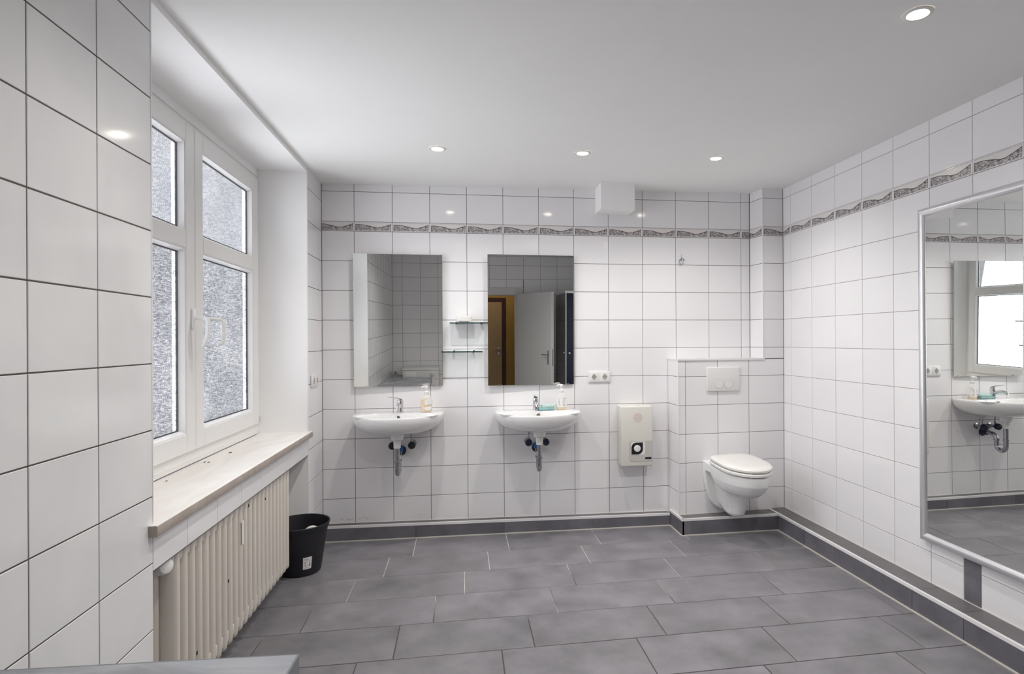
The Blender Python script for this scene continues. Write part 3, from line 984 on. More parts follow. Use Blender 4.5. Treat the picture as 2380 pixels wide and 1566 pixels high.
for x in (-.040, .040):
    for yy in (-.024, .024):
        bm = B(); lathe(bm, [(.006, 0), (.008, .010)], 12, Matrix.Translation((x, yy, 0)))
        obj('foot', bm, M_SEAT, t)

# ---- washbasins
def basin_mesh(a=.293, dep=.405, h=.125):
    out = []
    NF = 40
    for k in range(NF + 1):
        th = math.pi * k / NF
        c, s = math.cos(th), math.sin(th)
        out.append((a * math.copysign(abs(c) ** .96, c), .105 + (dep - .105) * abs(s) ** .96))
    for x, d in ((-a * .995, .07), (-a * .975, .03), (-a * .94, .006), (-a * .90, .0)):
        out.append((x, d))
    for k in range(1, 14):
        out.append((-a * .90 + 2 * a * .90 * k / 14, 0.0))
    for x, d in ((a * .90, .0), (a * .94, .006), (a * .975, .03), (a * .995, .07)):
        out.append((x, d))
    C = (0, .235)
    inner = []
    for (x, d) in out:
        an = math.atan2(d - C[1], x - C[0])
        A_, Bf, Bb = a - .028, dep - C[1] - .024, .098
        b_ = Bf if math.sin(an) > 0 else Bb
        e = 2.0 if math.sin(an) > 0 else 2.6
        r = 1 / ((abs(math.cos(an)) / A_) ** e + (abs(math.sin(an)) / b_) ** e) ** (1 / e)
        inner.append((C[0] + r * math.cos(an), C[1] + r * math.sin(an)))
    bm = B()
    loops = []
    S = lambda pts, s, z, c: [(c[0] + (x - c[0]) * s, -(c[1] + (d - c[1]) * s), z) for x, d in pts]
    Co = (0, .16)
    nn = 11
    for k in range(nn + 1):
        ph = (math.pi / 2) * (1 - k / nn)
        z = -.014 - (h - .014) * math.sin(ph)
        s = max(math.cos(ph), .0) ** .66 if ph < 1.569 else 0
        s = .12 + .88 * s
        lp = S(out, s, z, Co)
        if s > .9: lp = [(x, min(y, -.0), zz) for x, y, zz in lp]
        loops.append(lp)
    loops.append(S(out, .999, -.006, Co)); loops.append(S(out, .992, -.0015, Co)); loops.append(S(out, .98, 0, Co))
    mixl = lambda f, z: [(xi + (xo - xi) * f, -(di + (do - di) * f), z) for (xi, di), (xo, do) in zip(inner, out)]
    loops.append(mixl(.12, 0)); loops.append(S(inner, 1.0, -.0015, C)); loops.append(S(inner, .985, -.006, C))
    for s, z in ((.965, -.02), (.93, -.04), (.86, -.062), (.72, -.082), (.5, -.095), (.25, -.101), (.09, -.103)):
        loops.append(S(inner, s, z, C))
    loft(bm, loops)
    return bm

def bottle(t, amber_top, kind):
    prof = lambda s, z: [(x * s, y * s * .62, z) for x, y in stadium(.040, .040, 28, .8)]
    L_ = [(.80, 0), (.92, .004), (.96, .012), (.93, .03), (.98, .06), (1.0, .09), (.97, .108), (.86, .120), (.55, .130), (.36, .134), (.36, .140)]
    KZ = .87
    L_ = [(s, z * KZ) for s, z in L_]
    bm = B(); loft(bm, [prof(s, z) for s, z in L_])
    obj('bottle_body', bm, M_BOTTLE, t)
    bm = B()
    L2 = [(s * .94, z + .002) for s, z in L_ if z + .002 < amber_top] 
    L2.append((L2[-1][0], amber_top))
    loft(bm, [prof(s, z) for s, z in L2])
    obj('liquid_soap', bm, M_AMBER, t)
    bm = B()
    lathe(bm, [(.015, .138), (.016, .140), (.016, .153), (.012, .156), (.006, .157), (.006, .182)], 20)
    pump = obj('pump', bm, M_PLAST, t, (0, 0, -.018))
    bm = B()
    s = -1
    tube(bm, smooth_path([(.010, 0, .187), (0, 0, .189), (-.018, -.004, .188), (-.034, -.008, .183)], 4), .006, 10, )
    lathe(bm, [(.010, .178), (.011, .184), (.009, .193), (.004, .195)], 16)
    obj('nozzle', bm, M_SEAT if kind else M_PLAST, pump)
    bm = B()
    if kind == 0:
        for cx, cz, r in ((.000, .072, .015), (.016, .080, .015), (.022, .066, .013), (-.004, .060, .012), (.010, .068, .018), (-.004, .026, .013), (.010, .024, .013), (.020, .030, .010)):
            g = B(); lathe(g, [(r, 0), (r * .98, .0005)], 16, axis_m((cx, -.0258 + abs(cx) * .12, cz), (cx * 4, -1, 0)))
            tmp = bpy.data.meshes.new('t'); g.to_mesh(tmp); g.free(); bm.from_mesh(tmp); bpy.data.meshes.remove(tmp)
        obj('printed_label', bm, M_PAPER, t)
    else:
        lp = lambda e, s: [(.041 * math.sin(a) * s, -.0255 * math.cos(a) * s - e, 0) for a in [R(-55) + R(110) * k / 10 for k in range(11)]]
        v0 = [bm.verts.new((x, y, .018)) for x, y, _ in lp(.0012, 1)]
        v1 = [bm.verts.new((x, y, .088)) for x, y, _ in lp(.0012, 1)]
        for i in range(10): bm.faces.new((v0[i], v0[i + 1], v1[i + 1], v1[i]))
        lab = obj('printed_label', bm, M_PAPER, t)
        bm = B()
        for i, (x0, x1) in enumerate(((-.024, -.006), (.006, .028))):
            for k in range(6):
                z = .028 + k * .0095
                q_ = lambda x, zz: (x, -.0255 * math.cos(math.asin(max(-1, min(1, x / .041)))) - .0018, zz)
                x1b = x1 - (k * 7 % 5) * .002
                xs_ = [x0 + (x1b - x0) * j / 4 for j in range(5)]
                a_ = [bm.verts.new(q_(x, z)) for x in xs_]; b_ = [bm.verts.new(q_(x, z + .0045)) for x in xs_]
                for j in range(4): bm.faces.new((a_[j], a_[j + 1], b_[j + 1], b_[j]))
        obj('print', bm, M_LABELP, lab)

def tap(t, lever_yaw, tilt=0.0):
    bm = B()
    lathe(bm, [(.026, 0), (.026, .004), (.021, .008), (.0195, .03), (.0205, .055), (.0215, .068), (.0195, .080), (.013, .087), (.004, .089)], 28)
    obj('tap_body', bm, M_CHROME, t)
    bm = B()
    tube(bm, smooth_path([(0, -.010, .040), (0, -.045, .052), (0, -.085, .058), (0, -.112, .054), (0, -.118, .046)], 5), .0115, 12,
         )
    sp = obj('spout', bm, M_CHROME, t)
    bm = B(); lathe(bm, [(.0125, 0), (.0125, .012), (.010, .013)], 16, axis_m((0, -.117, .050), (0, -.25, -1)))
    obj('aerator', bm, M_CHROME, sp)
    bm = B()
    loops = []
    for s, w, th, z in ((-.012, .012, .008, .086), (.0, .018, .012, .090), (.018, .016, .009, .096), (.05, .0115, .006, .1015), (.078, .0095, .004, .106), (.082, .007, .003, .107)):
        loops.append([(w * math.cos(a), -s, z + th * .5 * math.sin(a)) for a in [2 * math.pi * k / 12 for k in range(12)]])
    loft(bm, loops)
    bm.transform(Matrix.Rotation(lever_yaw, 4, 'Z'))
    obj('lever', bm, M_CHROME, t)

def valve_set(t, x, z, knob, lean, hose_top, size=.0245):
    bm = B()
    lathe(bm, [(.024, .001), (.024, .004), (.012, .007), (.0115, .045), (.014, .047), (.014, .062)], 18, axis_m((x, 0, z), (0, -1, 0)))
    tube(bm, [(x, -.055, z), (x + lean * .2, -.055, z + .032)], .008, 12)
    v = obj('angle_valve', bm, M_CHROME_D, t)
    bm = B()
    lathe(bm, [(.010, .060), (size, .066), (size * 1.04, .076), (size, .090), (size * .7, .098), (.006, .100)], 16, axis_m((x, 0, z), (0, -1, 0)))
    obj('valve_knob', bm, knob, v)
    bm = B()
    tube(bm, smooth_path([(x + lean * .2, -.055, z + .03), (x + lean * .35, -.056, z + .06), (x + lean, -.075, hose_top - .02), (x + lean, -.09, hose_top)], 5), .0048, 8)
    obj('hose', bm, M_CHROME_D, v)

def basin(u, zr, label, knob, tag_side, lever_yaw, valve_dx):
    t = thing('washbasin', label, 'washbasin', on_back(u, zr), BETA, 'washbasins on the back wall')
    obj('bowl', basin_mesh(), M_CERAM, t, ang=50)
    bm = B()                              # overflow
    lathe(bm, [(.013, 0), (.013, .003), (.0095, .004), (.0095, .002)], 20, axis_m((0, -.143, -.026), (0, -1, .32)))
    ov = obj('overflow_ring', bm, M_CHROME, t)
    bm = B(); lathe(bm, [(.0094, .0022), (.0094, .0028)], 16, axis_m((0, -.143, -.026), (0, -1, .32)))
    obj('overflow_hole', bm, M_GREYHOLE, ov)
    bm = B(); lathe(bm, [(.030, -.1035), (.030, -.100), (.022, -.098), (.006, -.097)], 24, Matrix.Translation((0, -.235, 0)))
    obj('drain_plug', bm, M_CHROME, t)
    yd = -.205
    bm = B()                              # ceramic outlet neck
    lathe(bm, [(.056, -.108), (.052, -.120), (.046, -.130), (.040, -.148), (.037, -.162), (.030, -.164)], 28, Matrix.Translation((0, yd, 0)))
    obj('outlet_neck', bm, M_CERAM, t)
    bm = B()
    lathe(bm, [(.0200, -.163), (.0200, -.1665), (.0255, -.167), (.0255, -.172), (.0235, -.174), (.0225, -.214), (.0205, -.2165)], 24, Matrix.Translation((0, yd, 0)))
    obj('drain_nut', bm, M_PLAST, t)
    bm = B()                              # bottle-neck trap: down pipe, U bend, back to the wall
    tube(bm, [(0, yd, -.212), (0, yd, -.300)], .0165, 18)
    lathe(bm, [(.017, -.300), (.0205, -.301), (.0205, -.312), (.017, -.313)], 20, Matrix.Translation((0, yd, 0)))
    pth = [(0, yd, -.305)] + [(0, yd + .04 - .04 * math.cos(a), -.350 - .040 * math.sin(a)) for a in [math.pi * k / 12 for k in range(13)]]
    pth += [(0, yd + .08, -.335), (0, yd + .082, -.305), (0, yd + .092, -.284), (0, yd + .115, -.272), (0, yd + .15, -.268), (0, -.004, -.268)]
    tube(bm, smooth_path(pth, 3), .0165, 16)
    lathe(bm, [(.017, -.318), (.0205, -.317), (.0205, -.306), (.017, -.305)], 20, Matrix.Translation((0, yd + .081, 0)))
    tr = obj('siphon_trap', bm, M_CHROME_D, t)
    bm = B()
    lathe(bm, [(.034, .001), (.034, .006), (.022, .012), (.022, .045), (.019, .046)], 20, axis_m((0, 0, -.268), (0, -1, 0)))
    obj('wall_rosette', bm, knob, tr)
    for dx, lean in valve_dx:
        valve_set(t, dx, -.222, knob, lean, -.108)
    bm = B()
    box(bm, tag_side * .024 - .009, tag_side * .024 + .009, yd + .03, yd + .036, -.245, -.205, .003, 2)
    obj('tag', bm, M_BLUE, t)
    tp = thing('basin_tap', 'chrome mixer tap on the %s washbasin, lever %s' % (('left', 'turned to the left') if u < 1 else ('right', 'pointing forward')),
               'tap', on_back(u + (.006 if u < 1 else -.012), zr, .085), BETA, 'mixer taps on the washbasins')
    tap(tp, lever_yaw)
    return t
basin(.512, .8485, 'white ceramic washbasin below the left mirror, with black valve knobs', M_BLACK, 1, R(-78), ((-.048, .006), (.079, -.018)))
basin(1.437, .8445, 'white ceramic washbasin below the right mirror, with chrome and blue valves', M_NAVY, -1, R(-12), ((-.062, .012), (.058, -.010)))

t = thing('soap_bottle', 'pump bottle of amber soap with white flower print, on the left washbasin', 'soap bottle', on_back(.690, .8487, .092), BETA + R(8), 'soap pump bottles')
bottle(t, .086, 0)
t = thing('soap_bottle', 'nearly empty pump bottle with lettered white label, on the right washbasin', 'soap bottle', on_back(1.605, .8447, .082), BETA + R(-6), 'soap pump bottles')
bottle(t, .028, 1)
t = thing('sponge', 'pale teal sponge pair beside the right tap', 'sponge', on_back(1.500, .845, .088), BETA + R(6))
bm = B(); box(bm, -.058, .050, -.032, .030, 0, .019, .006, 2)
obj('scourer', bm, M_TEAL, t)
bm = B(); box(bm, -.036, .056, -.028, .030, .0185, .040, .007, 2); bm.transform(Matrix.Rotation(R(3), 4, 'Z'))
obj('foam_pad', bm, M_TEAL2, t)

# ---- towel dispenser
t = thing('towel_dispenser', 'cream wall-mounted towel dispenser with grey panel and round button', 'dispenser', on_back(2.13, .443), BETA)
bm = B(); w = .1135
box(bm, -w, w, -.125, -.001, 0, .418, .008, 3)
obj('housing', bm, M_CREAM, t)
bm = B()
def rpoly(x0, x1, z0, z1, r, corners, n=7):
    pts = []
    for (cx, cz, a0, on) in ((x1, z1, 0, corners[1]), (x0, z1, 90, corners[0]), (x0, z0, 180, corners[3]), (x1, z0, 270, corners[2])):
        if not on: pts.append((cx, cz)); continue
        ox, oz = (cx - r if cx == x1 else cx + r), (cz - r if cz == z1 else cz + r)
        for k in range(n + 1):
            a = R(a0 + 90 * k / n); pts.append((ox + r * math.cos(a), oz + r * math.sin(a)))
    return pts
extrude_poly(bm, rpoly(-.058, w - .001, .036, .178, .022, (1, 0, 0, 1)), -.1275, -.120)
pn = obj('front_panel', bm, M_GPANEL, t, smooth=False)
bm = B(); extrude_poly(bm, rpoly(-.046, .056, .080, .170, .016, (1, 0, 1, 0)), -.1285, -.126)
obj('bezel', bm, M_PLAST, pn, smooth=False)
bm = B(); extrude_poly(bm, rpoly(-.042, .040, .084, .166, .036, (1, 0, 1, 0)), -.1300, -.127)
obj('lock_plate', bm, M_BLACK, pn, smooth=False)
bm = B(); lathe(bm, [(.0235, 0), (.0235, .006), (.020, .009), (.006, .010)], 28, axis_m((-.001, -.1295, .125), (0, -1, 0)))
obj('button', bm, M_PLAST, pn)
bm = B(); extrude_poly(bm, rpoly(.056, .102, .048, .062, .003, (1, 1, 1, 1), 3), -.1284, -.127)
obj('name_plate', bm, M_BLACK, pn, smooth=False)
bm = B()
for k in range(9):
    z = .305 + (k + .5) * .066 / 9 - .0
    hw = math.sqrt(max(.033 ** 2 - (z - .338) ** 2, 0))
    extrude_poly(bm, [(.006 - hw, z - .0014), (.006 + hw, z - .0014), (.006 + hw, z + .0014), (.006 - hw, z + .0014)], -.1254, -.1248)
o = obj('print', bm, M_PINK, t, smooth=False); o['label'] = 'faded red round print of lines'
bm = B(); lathe(bm, [(.006, 0), (.006, .002), (.003, .003)], 12, Matrix.Translation((.02, -.09, .4175)))
obj('lock', bm, M_GPANEL, t)

# ---- sockets
def socket(t, two=True):
    bm = B(); box(bm, -.079, .079, -.010, -.0005, -.0395, .0395, .004, 2)
    obj('frame_plate', bm, M_PLAST, t)
    for x in (-.0385, .0385):
        bm = B()
        box(bm, x - .0335, x + .0335, -.0125, -.008, -.0335, .0335, .003, 2)
        ins = obj('socket_insert', bm, M_PLAST, t)
        bm = B()
        lathe(bm, [(.0205, .0126), (.0205, .0133), (.0185, .0132), (.0180, .0128)], 28, axis_m((x, 0, 0), (0, -1, 0)), False, False)
        obj('socket_rim', bm, M_PLAST, ins)
        bm = B(); lathe(bm, [(.0182, .0127), (.0182, .0129)], 28, axis_m((x, 0, 0), (0, -1, 0)))
        obj('socket_recess', bm, M_SOCKETHOLE, ins)
        bm = B()
        for dx, dz, r in ((-.0095, 0, .0032), (.0095, 0, .0032), (0, 0, .0035)):
            lathe(bm, [(r, .0129), (r, .0133)], 10, axis_m((x + dx, 0, dz), (0, -1, 0)))
        for dz in (-.0165, .0165):
            box(bm, x - .003, x + .003, -.0140, -.0128, dz - .003, dz + .003)
        obj('contact', bm, M_GREYHOLE, ins)
t = thing('wall_socket', 'double white power socket on back wall beside the right mirror', 'socket', on_back(1.889, 1.0625), BETA, 'double power sockets')
socket(t)
t = thing('wall_socket', 'double white power socket on the narrow tiled strip by the window', 'socket', (0.0005, -.236, 1.078), R(90), 'double power sockets')
socket(t)

# ---- flush plate
A_rz = math.atan2(AD.y, AD.x)
fp0 = A0 + AD * (2.738 - 2.403)
t = thing('flush_plate', 'white flush plate with two round buttons above the toilet', 'flush plate', (fp0.x, fp0.y, .961), A_rz)
bm = B(); box(bm, -.125, .125, -.013, -.0005, 0, .170, .006, 3)
obj('plate', bm, M_PLAST, t)
for x in (-.036, .036):
    bm = B()
    lathe(bm, [(.0325, .0125), (.0325, .0145), (.0310, .0152), (.0305, .0142), (.029, .0142), (.010, .0146)], 36, axis_m((x, 0, .054), (0, -1, 0)))
    b_ = obj('button', bm, M_PLAST, t)
    bm = B(); lathe(bm, [(.0345, .0126), (.0345, .0133), (.0325, .0133), (.0325, .0126)], 36, axis_m((x, 0, .054), (0, -1, 0)), False, False)
    obj('groove', bm, M_GPANEL, b_)

# ---- toilet
tp0 = A0 + AD * (2.742 - 2.403)
t = thing('toilet', 'white wall-hung toilet with closed lid in the corner', 'toilet', (tp0.x, tp0.y, 0), A_rz)
def dshape(w, d0, d1, n=44, e=.62, split=.42):
    """closed outline: rounded square back, elliptic front; room side is -y"""
    ds = d0 + (d1 - d0) * split
    pts = []
    for k in range(n):
        a = 2 * math.pi * k / n
        c, s = math.cos(a), math.sin(a)
        if s >= 0:
            x, d = w * math.copysign(abs(c) ** 1.0, c), ds + (d1 - ds) * abs(s) ** .97
        else:
            x, d = w * math.copysign(abs(c) ** e, c) , ds - (ds - d0) * abs(s) ** e
        pts.append((x, d))
    return pts
def tl(z, w, d0, d1, e=.62, split=.42):
    f = max(0, min(1, (z - .30) / .15))
    return [(x, -d, z + f * .028 * (1 - d / .475)) for x, d in dshape(w, d0, d1, e=e, split=split)]
bm = B()
loft(bm, [tl(z, w, d0, d1) for z, w, d0, d1 in ((.452, .160, .012, .472), (.448, .163, .010, .476), (.42, .1635, .012, .478), (.39, .161, .03, .474),
     (.36, .150, .06, .452), (.335, .134, .09, .430), (.315, .110, .12, .402), (.300, .078, .15, .365), (.293, .04, .18, .32))][::-1])
loft(bm, [tl(z, w, d0, d1, .8, .4) for z, w, d0, d1 in ((.136, .02, .13, .19), (.142, .045, .10, .225), (.160, .058, .06, .245), (.20, .068, .01, .262),
     (.25, .082, .002, .282), (.30, .098, .002, .31), (.35, .112, .002, .33), (.42, .125, .002, .33))])
fl = [(.165, .487), (.165, .40), (.155, .33), (.142, .275), (.120, .215), (.095, .180), (.05, .148), (0, .140)]
poly = fl + [(-x, z) for x, z in fl[-2::-1]]
extrude_poly(bm, poly, -.046, -.001)
box(bm, -.163, .163, -.12, -.001, .42, .482)
bmesh.ops.recalc_face_normals(bm, faces=bm.faces)
o = obj('toilet_bowl', bm, M_CERAM, t)
md = o.modifiers.new('remesh', 'REMESH'); md.mode = 'VOXEL'; md.voxel_size = .0042; md.use_smooth_shade = True
md = o.modifiers.new('smooth', 'SMOOTH'); md.factor = .5; md.iterations = 9
dg = bpy.context.evaluated_depsgraph_get()
me = bpy.data.meshes.new_from_object(o.evaluated_get(dg))
o.modifiers.clear(); o.data = me
me.polygons.foreach_set('use_smooth', [True] * len(me.polygons))
def slab(levels, d0, d1, w, e=.40):
    bm = B()
    loft(bm, [[(x, -d, z + .028 * (1 - d / .475)) for x, d in dshape(w - i_, d0 + i_, d1 - i_, e=e, split=.50)] for z, i_ in levels])
    return bm
obj('seat', slab(((.4580, .008), (.4595, .003), (.463, 0), (.474, 0), (.478, .003), (.4795, .008)), .052, .486, .168), M_SEAT, t)
obj('lid', slab(((.4845, .008), (.486, .003), (.490, .0), (.500, .0), (.507, .006), (.511, .018), (.513, .045), (.5135, .08)), .060, .483, .165), M_SEAT, t)
for x, d in ((-.12, .33), (.12, .33), (-.145, .25), (.145, .25), (-.05, .455), (.05, .455)):
    bm = B(); lathe(bm, [(.006, .4780), (.006, .4850)], 10, Matrix.Translation((x, -d, .028 * (1 - d / .475))))
    lathe(bm, [(.006, .4500), (.006, .4580)], 10, Matrix.Translation((x, -d, .028 * (1 - d / .475))))
    obj('buffer', bm, M_SEAT, t)
for x in (-.075, .075):
    bm = B(); lathe(bm, [(.011, -.02), (.012, -.018), (.012, .018), (.011, .02)], 16, axis_m((x, -.047, .505), (1, 0, 0)))
    box(bm, x - .012, x + .012, -.058, -.036, .478, .503, .003, 1)
    obj('hinge', bm, M_SEAT, t)

# ---- dangling lamp fitting
t = thing('lamp_fitting', 'small metal fitting hanging on a thin white wire below the border', 'lamp fitting', on_back(2.498, 1.885, .012), BETA)
bm = B()
tube(bm, smooth_path([(-.030, .006, .176), (-.018, -.004, .155), (-.004, -.004, .11), (.001, -.002, .062), (0, -.002, .040)], 5), .0012, 6)
obj('wire', bm, M_PLAST, t)
bm = B(); tube(bm, smooth_path([(-.004, -.002, .052), (.001, -.002, .055), (.003, -.002, .048), (.002, -.002, .026)], 4), .0016, 8)
obj('hook', bm, M_CHROME_D, t)
bm = B(); lathe(bm, [(.003, .028), (.014, .025), (.014, .022), (.008, .019), (.021, .016), (.022, .012), (.010, .009)], 20, Matrix.Translation((0, -.012, 0)))
obj('disc', bm, M_CHROME_D, t)
bm = B(); lathe(bm, [(.010, .009), (.012, .002), (.009, -.006), (.004, -.010)], 16, Matrix.Translation((0, -.012, 0)))
obj('bulb', bm, M_SEAT, t)

# ---- boxed duct under the ceiling
t = thing('duct_box', 'white boxed duct hanging from ceiling at the back wall', 'duct', on_back(1.984, 2.213), BETA)
bm = B()
h1 = zc(1.98) - 2.213 + .002
prof_l = [(-.118, 0.0), (-.118, h1), (.118, h1), (.118, 0.0)]
vs_b = [bm.verts.new((x, -.001, z)) for x, z in ((-.118, .008), (-.118, h1), (.118, h1), (.118, .0))]
vs_f = [bm.verts.new((x, -.200, z)) for x, z in ((-.118, .003), (-.118, h1), (.118, h1), (.118, -.002))]
bm.faces.new(vs_f); bm.faces.new(vs_b[::-1])
for i in range(4): bm.faces.new((vs_b[i], vs_b[(i + 1) % 4], vs_f[(i + 1) % 4], vs_f[i]))
obj('casing', bm, M_PLASTER, t, smooth=False)

# ------------------------------------------------------------------ framed mirror on the right wall
fy0, fy1, fz0, fz1 = -1.526, -2.130, .322, 1.968
t = thing('framed_mirror', 'tall silver-framed mirror on the right wall', 'mirror', (W - .004, (fy0 + fy1) / 2, fz0),
          rot=(Matrix.Rotation(R(-90) - .014, 3, 'Z') @ Matrix.Rotation(.003, 3, 'X')).to_euler())
w, h = (fy0 - fy1) / 2, fz1 - fz0
fw = .041
prof = [(0, -.006), (0, -.022), (.004, -.029), (.012, -.034), (.022, -.035), (.031, -.031), (.037, -.025), (fw, -.020), (fw, -.006)]
def rail(p0, p1, inn):
    """mitred frame rail from outer corner p0 to p1 (x, z), inn = inward direction"""
    bm = B()
    d = Vector((p1[0] - p0[0], p1[1] - p0[1])).normalized()
    l0 = [(p0[0] + inn[0] * s + d.x * s, y, p0[1] + inn[1] * s + d.y * s) for s, y in prof]
    l1 = [(p1[0] + inn[0] * s - d.x * s, y, p1[1] + inn[1] * s - d.y * s) for s, y in prof]
    loft(bm, [l0, l1])
    obj('frame_rail', bm, M_ALU, t, ang=40)
rail((-w, 0), (-w, h), (1, 0)); rail((w, 0), (w, h), (-1, 0)); rail((-w, 0), (w, 0), (0, 1)); rail((-w, h), (w, h), (0, -1))
bm = B()
v = [bm.verts.new(p) for p in ((-w + fw - .002, -.020, fw - .002), (w - fw + .002, -.020, fw - .002), (w - fw + .002, -.020, h - fw + .002), (-w + fw - .002, -.020, h - fw + .002))]
bm.faces.new(v)
obj('mirror_glass', bm, M_MIRROR, t, smooth=False)
bm = B(); box(bm, -w + .004, w - .004, -.016, -.004, .004, h - .004)
obj('backing', bm, M_MIRBACK, t, smooth=False)

# ------------------------------------------------------------------ recessed ceiling spots
def emis(name, col, s):
    m, N, L, p = new_mat(name)
    p.inputs['Base Color'].default_value = (.9, .9, .9, 1)
    p.inputs['Emission Color'].default_value = (*col, 1)
    p.inputs['Emission Strength'].default_value = s
    return m
M_LAMP = emis('lit_lamp', (1.0, .90, .76), 60)
M_RING = mat('white_lamp_ring', (.80, .78, .74), .35)
def spot_light(x, y, label):
    z = zc(x)
    t = thing('ceiling_spot', label, 'ceiling light', (x, y, z - .0005), group='recessed ceiling spots')
    bm = B()
    lathe(bm, [(.047, .0), (.047, -.002), (.043, -.0045), (.034, -.005), (.031, -.003), (.031, .0)], 36, None, False, False)
    obj('ring', bm, M_RING, t)
    bm = B(); lathe(bm, [(.0312, -.0012), (.0312, -.0022), (.02, -.003), (.002, -.0032)], 28)
    obj('lamp', bm, M_LAMP, t)
    l = add_light('lamp_light', 'SPOT', (0, 0, -.008), SPOT_POWER, SPOT_COL, spot_size=R(150), spot_blend=.8, shadow_soft_size=.03)
    l.parent = t
spot_light(.795, -.835, 'recessed ceiling spot above the left washbasin')
spot_light(1.607, -.857, 'recessed ceiling spot above the right washbasin')
spot_light(2.411, -.859, 'recessed ceiling spot nearest the toilet corner')
spot_light(2.410, -2.428, 'recessed ceiling spot above the framed mirror side of the room')
spot_light(1.607, -2.44, 'recessed ceiling spot in the middle of the room, out of the frame')
spot_light(.795, -2.44, 'recessed ceiling spot beside the window, out of the frame')


# ------------------------------------------------------------------ behind the camera (seen in the mirrors)
bm = B()                                  # architrave around the doorway
a0, a1, ad = DX0, DX1, .105
box(bm, a0 - ad, a0, YR - .001, YR + .012, 0, DZ + ad, .003, 1)
box(bm, a1, a1 + ad, YR - .001, YR + .012, 0, DZ + ad, .003, 1)
box(bm, a0, a1, YR - .001, YR + .012, DZ, DZ + ad, .003, 1)
box(bm, a0, a0 + .012, YR - .14, YR, 0, DZ, .002, 1); box(bm, a1 - .012, a1, YR - .14, YR, 0, DZ, .002, 1)
box(bm, a0, a1, YR - .14, YR, DZ - .012, DZ, .002, 1)
door1 = struct(obj('door_1', bm, M_DOORW))
leaf = bpy.data.objects.new('door_leaf', None)
ang = math.atan2(-3.85 - YR, 2.172 - 1.778)
bm = B(); ll = .87
box(bm, 0, ll, -.021, .021, .008, 1.852, .002, 1)
leaf = obj('door_leaf', bm, M_DOORW, door1, (1.795, YR + .022, 0), (0, 0, ang))
for s in (1, -1):
    bm = B()
    box(bm, ll - .092, ll - .056, s * .0215 - .004, s * .0215 + .004, .87, 1.06, .002, 1)
    tube(bm, smooth_path([(ll - .074, s * .025, 1.005), (ll - .074, s * .055, 1.005), (ll - .085, s * .066, 1.005), (ll - .16, s * .068, 1.002)], 5), .008, 10)
    obj('door_handle', bm, M_CHROME_D, leaf)
bm = B(); box(bm, ll - .0005, ll + .002, -.010, .010, .85, 1.08)
obj('lock_strip', bm, M_CHROME_D, leaf)
# corridor beyond
YC = -5.80
bm = B(); box(bm, -.3, 3.0, YC - .1, YC, 0, 2.5)
wcor = struct(obj('wall_corridor', bm, M_OCHRE, smooth=False))
bm = B(); box(bm, -.4, -.3, YC - .1, YR - .14, 0, 2.5)
struct(obj('wall_corridor_left', bm, M_OCHRE, smooth=False))
bm = B(); box(bm, 3.0, 3.1, YC - .1, YR - .14, 0, 2.5)
struct(obj('wall_corridor_right', bm, M_OCHRE, smooth=False))
bm = B(); box(bm, -.4, 3.1, YC - .1, YR - .1, -.12, -.003)
struct(obj('floor_corridor', bm, M_FLOOR, smooth=False))
bm = B(); box(bm, -.4, 3.1, YC - .1, YR - .1, 2.45, 2.55)
struct(obj('ceiling_corridor', bm, M_CEIL, smooth=False))
bm = B()
box(bm, .74, .805, YC, YC + .02, 0, 1.843, .002, 1); box(bm, 1.662, 1.728, YC, YC + .02, 0, 1.843, .002, 1); box(bm, .805, 1.662, YC, YC + .02, 1.778, 1.843, .002, 1)
door2 = struct(obj('door_2', bm, M_BROWN))
bm = B(); box(bm, .805, 1.662, YC + .0005, YC + .012, 0, 1.778)
dl = obj('door_leaf', bm, M_WOOD, door2, smooth=False)
bm = B()
lathe(bm, [(.022, 0), (.022, .006), (.01, .008), (.01, .03)], 16, axis_m((1.616, YC + .012, 1.0), (0, 1, 0)))
tube(bm, [(1.616, YC + .04, 1.0), (1.53, YC + .042, .995)], .008, 10)
lathe(bm, [(.02, 0), (.02, .006), (.008, .007)], 16, axis_m((1.616, YC + .012, .92), (0, 1, 0)))
obj('door_handle', bm, M_CHROME_D, dl)
t = thing('added_corridor_light', 'added round glow, unseen, that lights the corridor beyond the open door', 'ceiling light', (1.5, -5.2, 2.449))  # unseen light added to brighten the corridor beyond the door
bm = B(); lathe(bm, [(.12, 0), (.12, -.03), (.09, -.055), (.02, -.06)], 28)
obj('glow_dome', bm, emis('added_corridor_glow', (1, .9, .75), 36.0), t)

# shower cabin with corner entry
SX, SY, SZ = 2.341, -3.75, 1.865
t = thing('shower_cabin', 'dark glass corner shower cabin in the rear right corner', 'shower', ((SX + W) / 2, (SY + YR) / 2, 0))
ox, oy = (SX + W) / 2, (SY + YR) / 2
bm = B(); box(bm, SX - ox, W - .012 - ox, YR + .012 - oy, SY - oy, 0, .06, .01, 2)
obj('shower_tray', bm, M_CERAM, t)
bm = B(); box(bm, SX + .012 - ox, SX + .020 - ox, YR + .05 - oy, SY - .02 - oy, .07, SZ - .03)
obj('side_panel', bm, M_SHGLASS, t, smooth=False)
bm = B(); box(bm, SX + .02 - ox, W - .05 - ox, SY - .020 - oy, SY - .012 - oy, .07, SZ - .03)
obj('front_panel', bm, M_SHNAVY, t, smooth=False)
for z0, z1 in ((.06, .09), (SZ - .035, SZ)):
    bm = B(); box(bm, SX - ox, SX + .03 - ox, YR + .012 - oy, SY - oy, z0, z1, .002, 1)
    obj('rail', bm, M_ALU, t)
    bm = B(); box(bm, SX + .03 - ox, W - .012 - ox, SY - .03 - oy, SY - oy, z0, z1, .002, 1)
    obj('rail', bm, M_ALU, t)
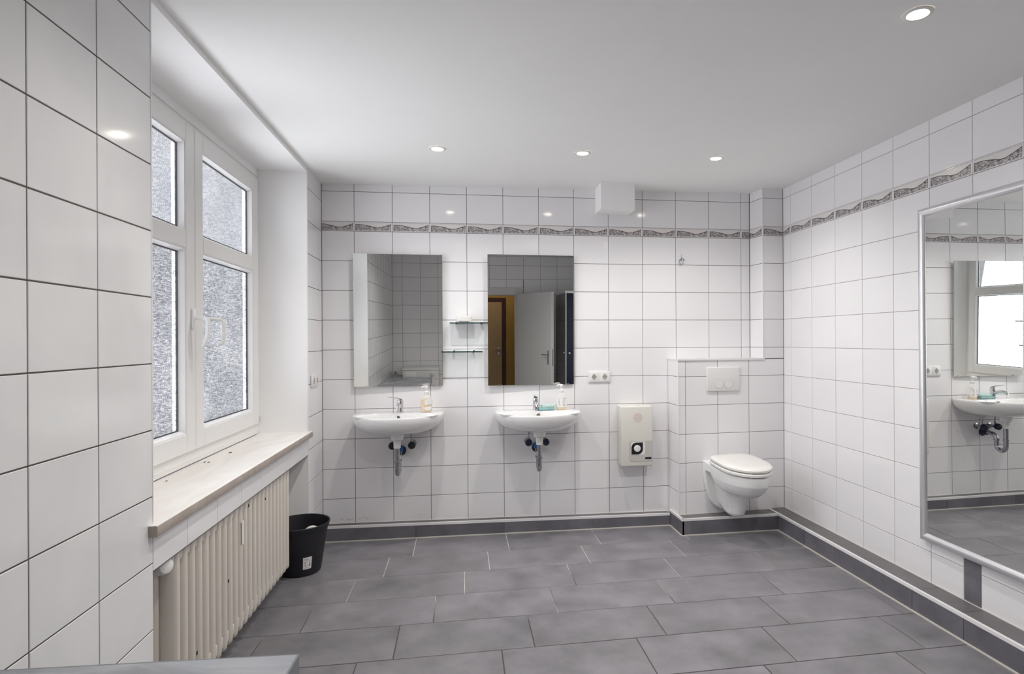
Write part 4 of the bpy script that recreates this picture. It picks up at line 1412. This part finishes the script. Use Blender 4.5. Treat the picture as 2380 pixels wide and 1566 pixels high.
for (x0, x1, y0, y1) in ((SX, SX + .03, YR + .012, YR + .05), (W - .05, W - .012, SY - .03, SY), (SX + .008, SX + .022, SY - .022, SY - .008)):
    bm = B(); box(bm, x0 - ox, x1 - ox, y0 - oy, y1 - oy, .06, SZ - .01, .002, 1)
    obj('post', bm, M_ALU, t)
bm = B()
lathe(bm, [(.012, 0), (.016, .012), (.013, .024)], 16, axis_m((SX + .012 - ox, SY - .05 - oy, 1.03), (-1, 0, 0)))
obj('knob', bm, M_CHROME, t)
bm = B()
lathe(bm, [(.012, 0), (.016, .012), (.013, .024)], 16, axis_m((SX + .06 - ox, SY - .012 - oy, 1.03), (0, 1, 0)))
obj('knob', bm, M_CHROME, t)

# washing machine
t = thing('washing_machine', 'white front-loading washing machine against the rear wall', 'washing machine', (.418, -4.345, 0))
bm = B(); box(bm, -.238, .238, -.27, .262, .012, .775, .006, 2)
obj('cabinet', bm, M_WHITEGOODS, t)
bm = B(); box(bm, -.241, .241, -.272, .268, .776, .803, .008, 2)
obj('lid', bm, M_WHITEGOODS, t)
bm = B(); box(bm, -.236, .236, .262, .268, .66, .772, .003, 1)
cp = obj('control_panel', bm, M_WHITEGOODS, t)
bm = B(); lathe(bm, [(.024, 0), (.022, .018), (.016, .02)], 20, axis_m((.15, .268, .72), (0, 1, 0)))
obj('dial', bm, M_GPANEL, cp)
bm = B(); box(bm, -.20, -.06, .267, .272, .690, .750, .003, 1); box(bm, -.03, .04, .267, .270, .70, .71, .001, 1)
obj('drawer', bm, M_PLAST, cp)
bm = B(); lathe(bm, [(.165, 0), (.165, .012), (.15, .026), (.128, .026), (.122, .012)], 40, axis_m((0, .262, .40), (0, 1, 0)), True, False)
dr = obj('door', bm, M_PLAST, t)
bm = B(); lathe(bm, [(.123, .012), (.10, .020), (.01, .022)], 32, axis_m((0, .262, .40), (0, 1, 0)))
obj('door_glass', bm, M_SHGLASS, dr)
for x in (-.2, .2):
    for yy in (-.23, .22):
        bm = B(); lathe(bm, [(.02, 0), (.02, .014)], 12, Matrix.Translation((x, yy, 0)))
        obj('foot', bm, M_BLACK, t)
t = thing('water_tap', 'small chrome water tap with blue handle low in the rear left corner', 'tap', (.04, YR, .70))
bm = B(); lathe(bm, [(.022, .0005), (.022, .005), (.010, .008), (.010, .055)], 16, axis_m((0, 0, 0), (0, 1, 0)))
obj('tap_body', bm, M_CHROME_D, t)
bm = B(); box(bm, -.006, .006, .03, .062, .008, .028, .003, 1)
obj('handle', bm, M_BLUE, t)
bm = B(); tube(bm, smooth_path([(0, .05, 0), (.03, .06, -.012), (.07, .05, -.03), (.12, .02, -.06)], 5), .009, 10)
obj('hose', bm, M_GPANEL, t)
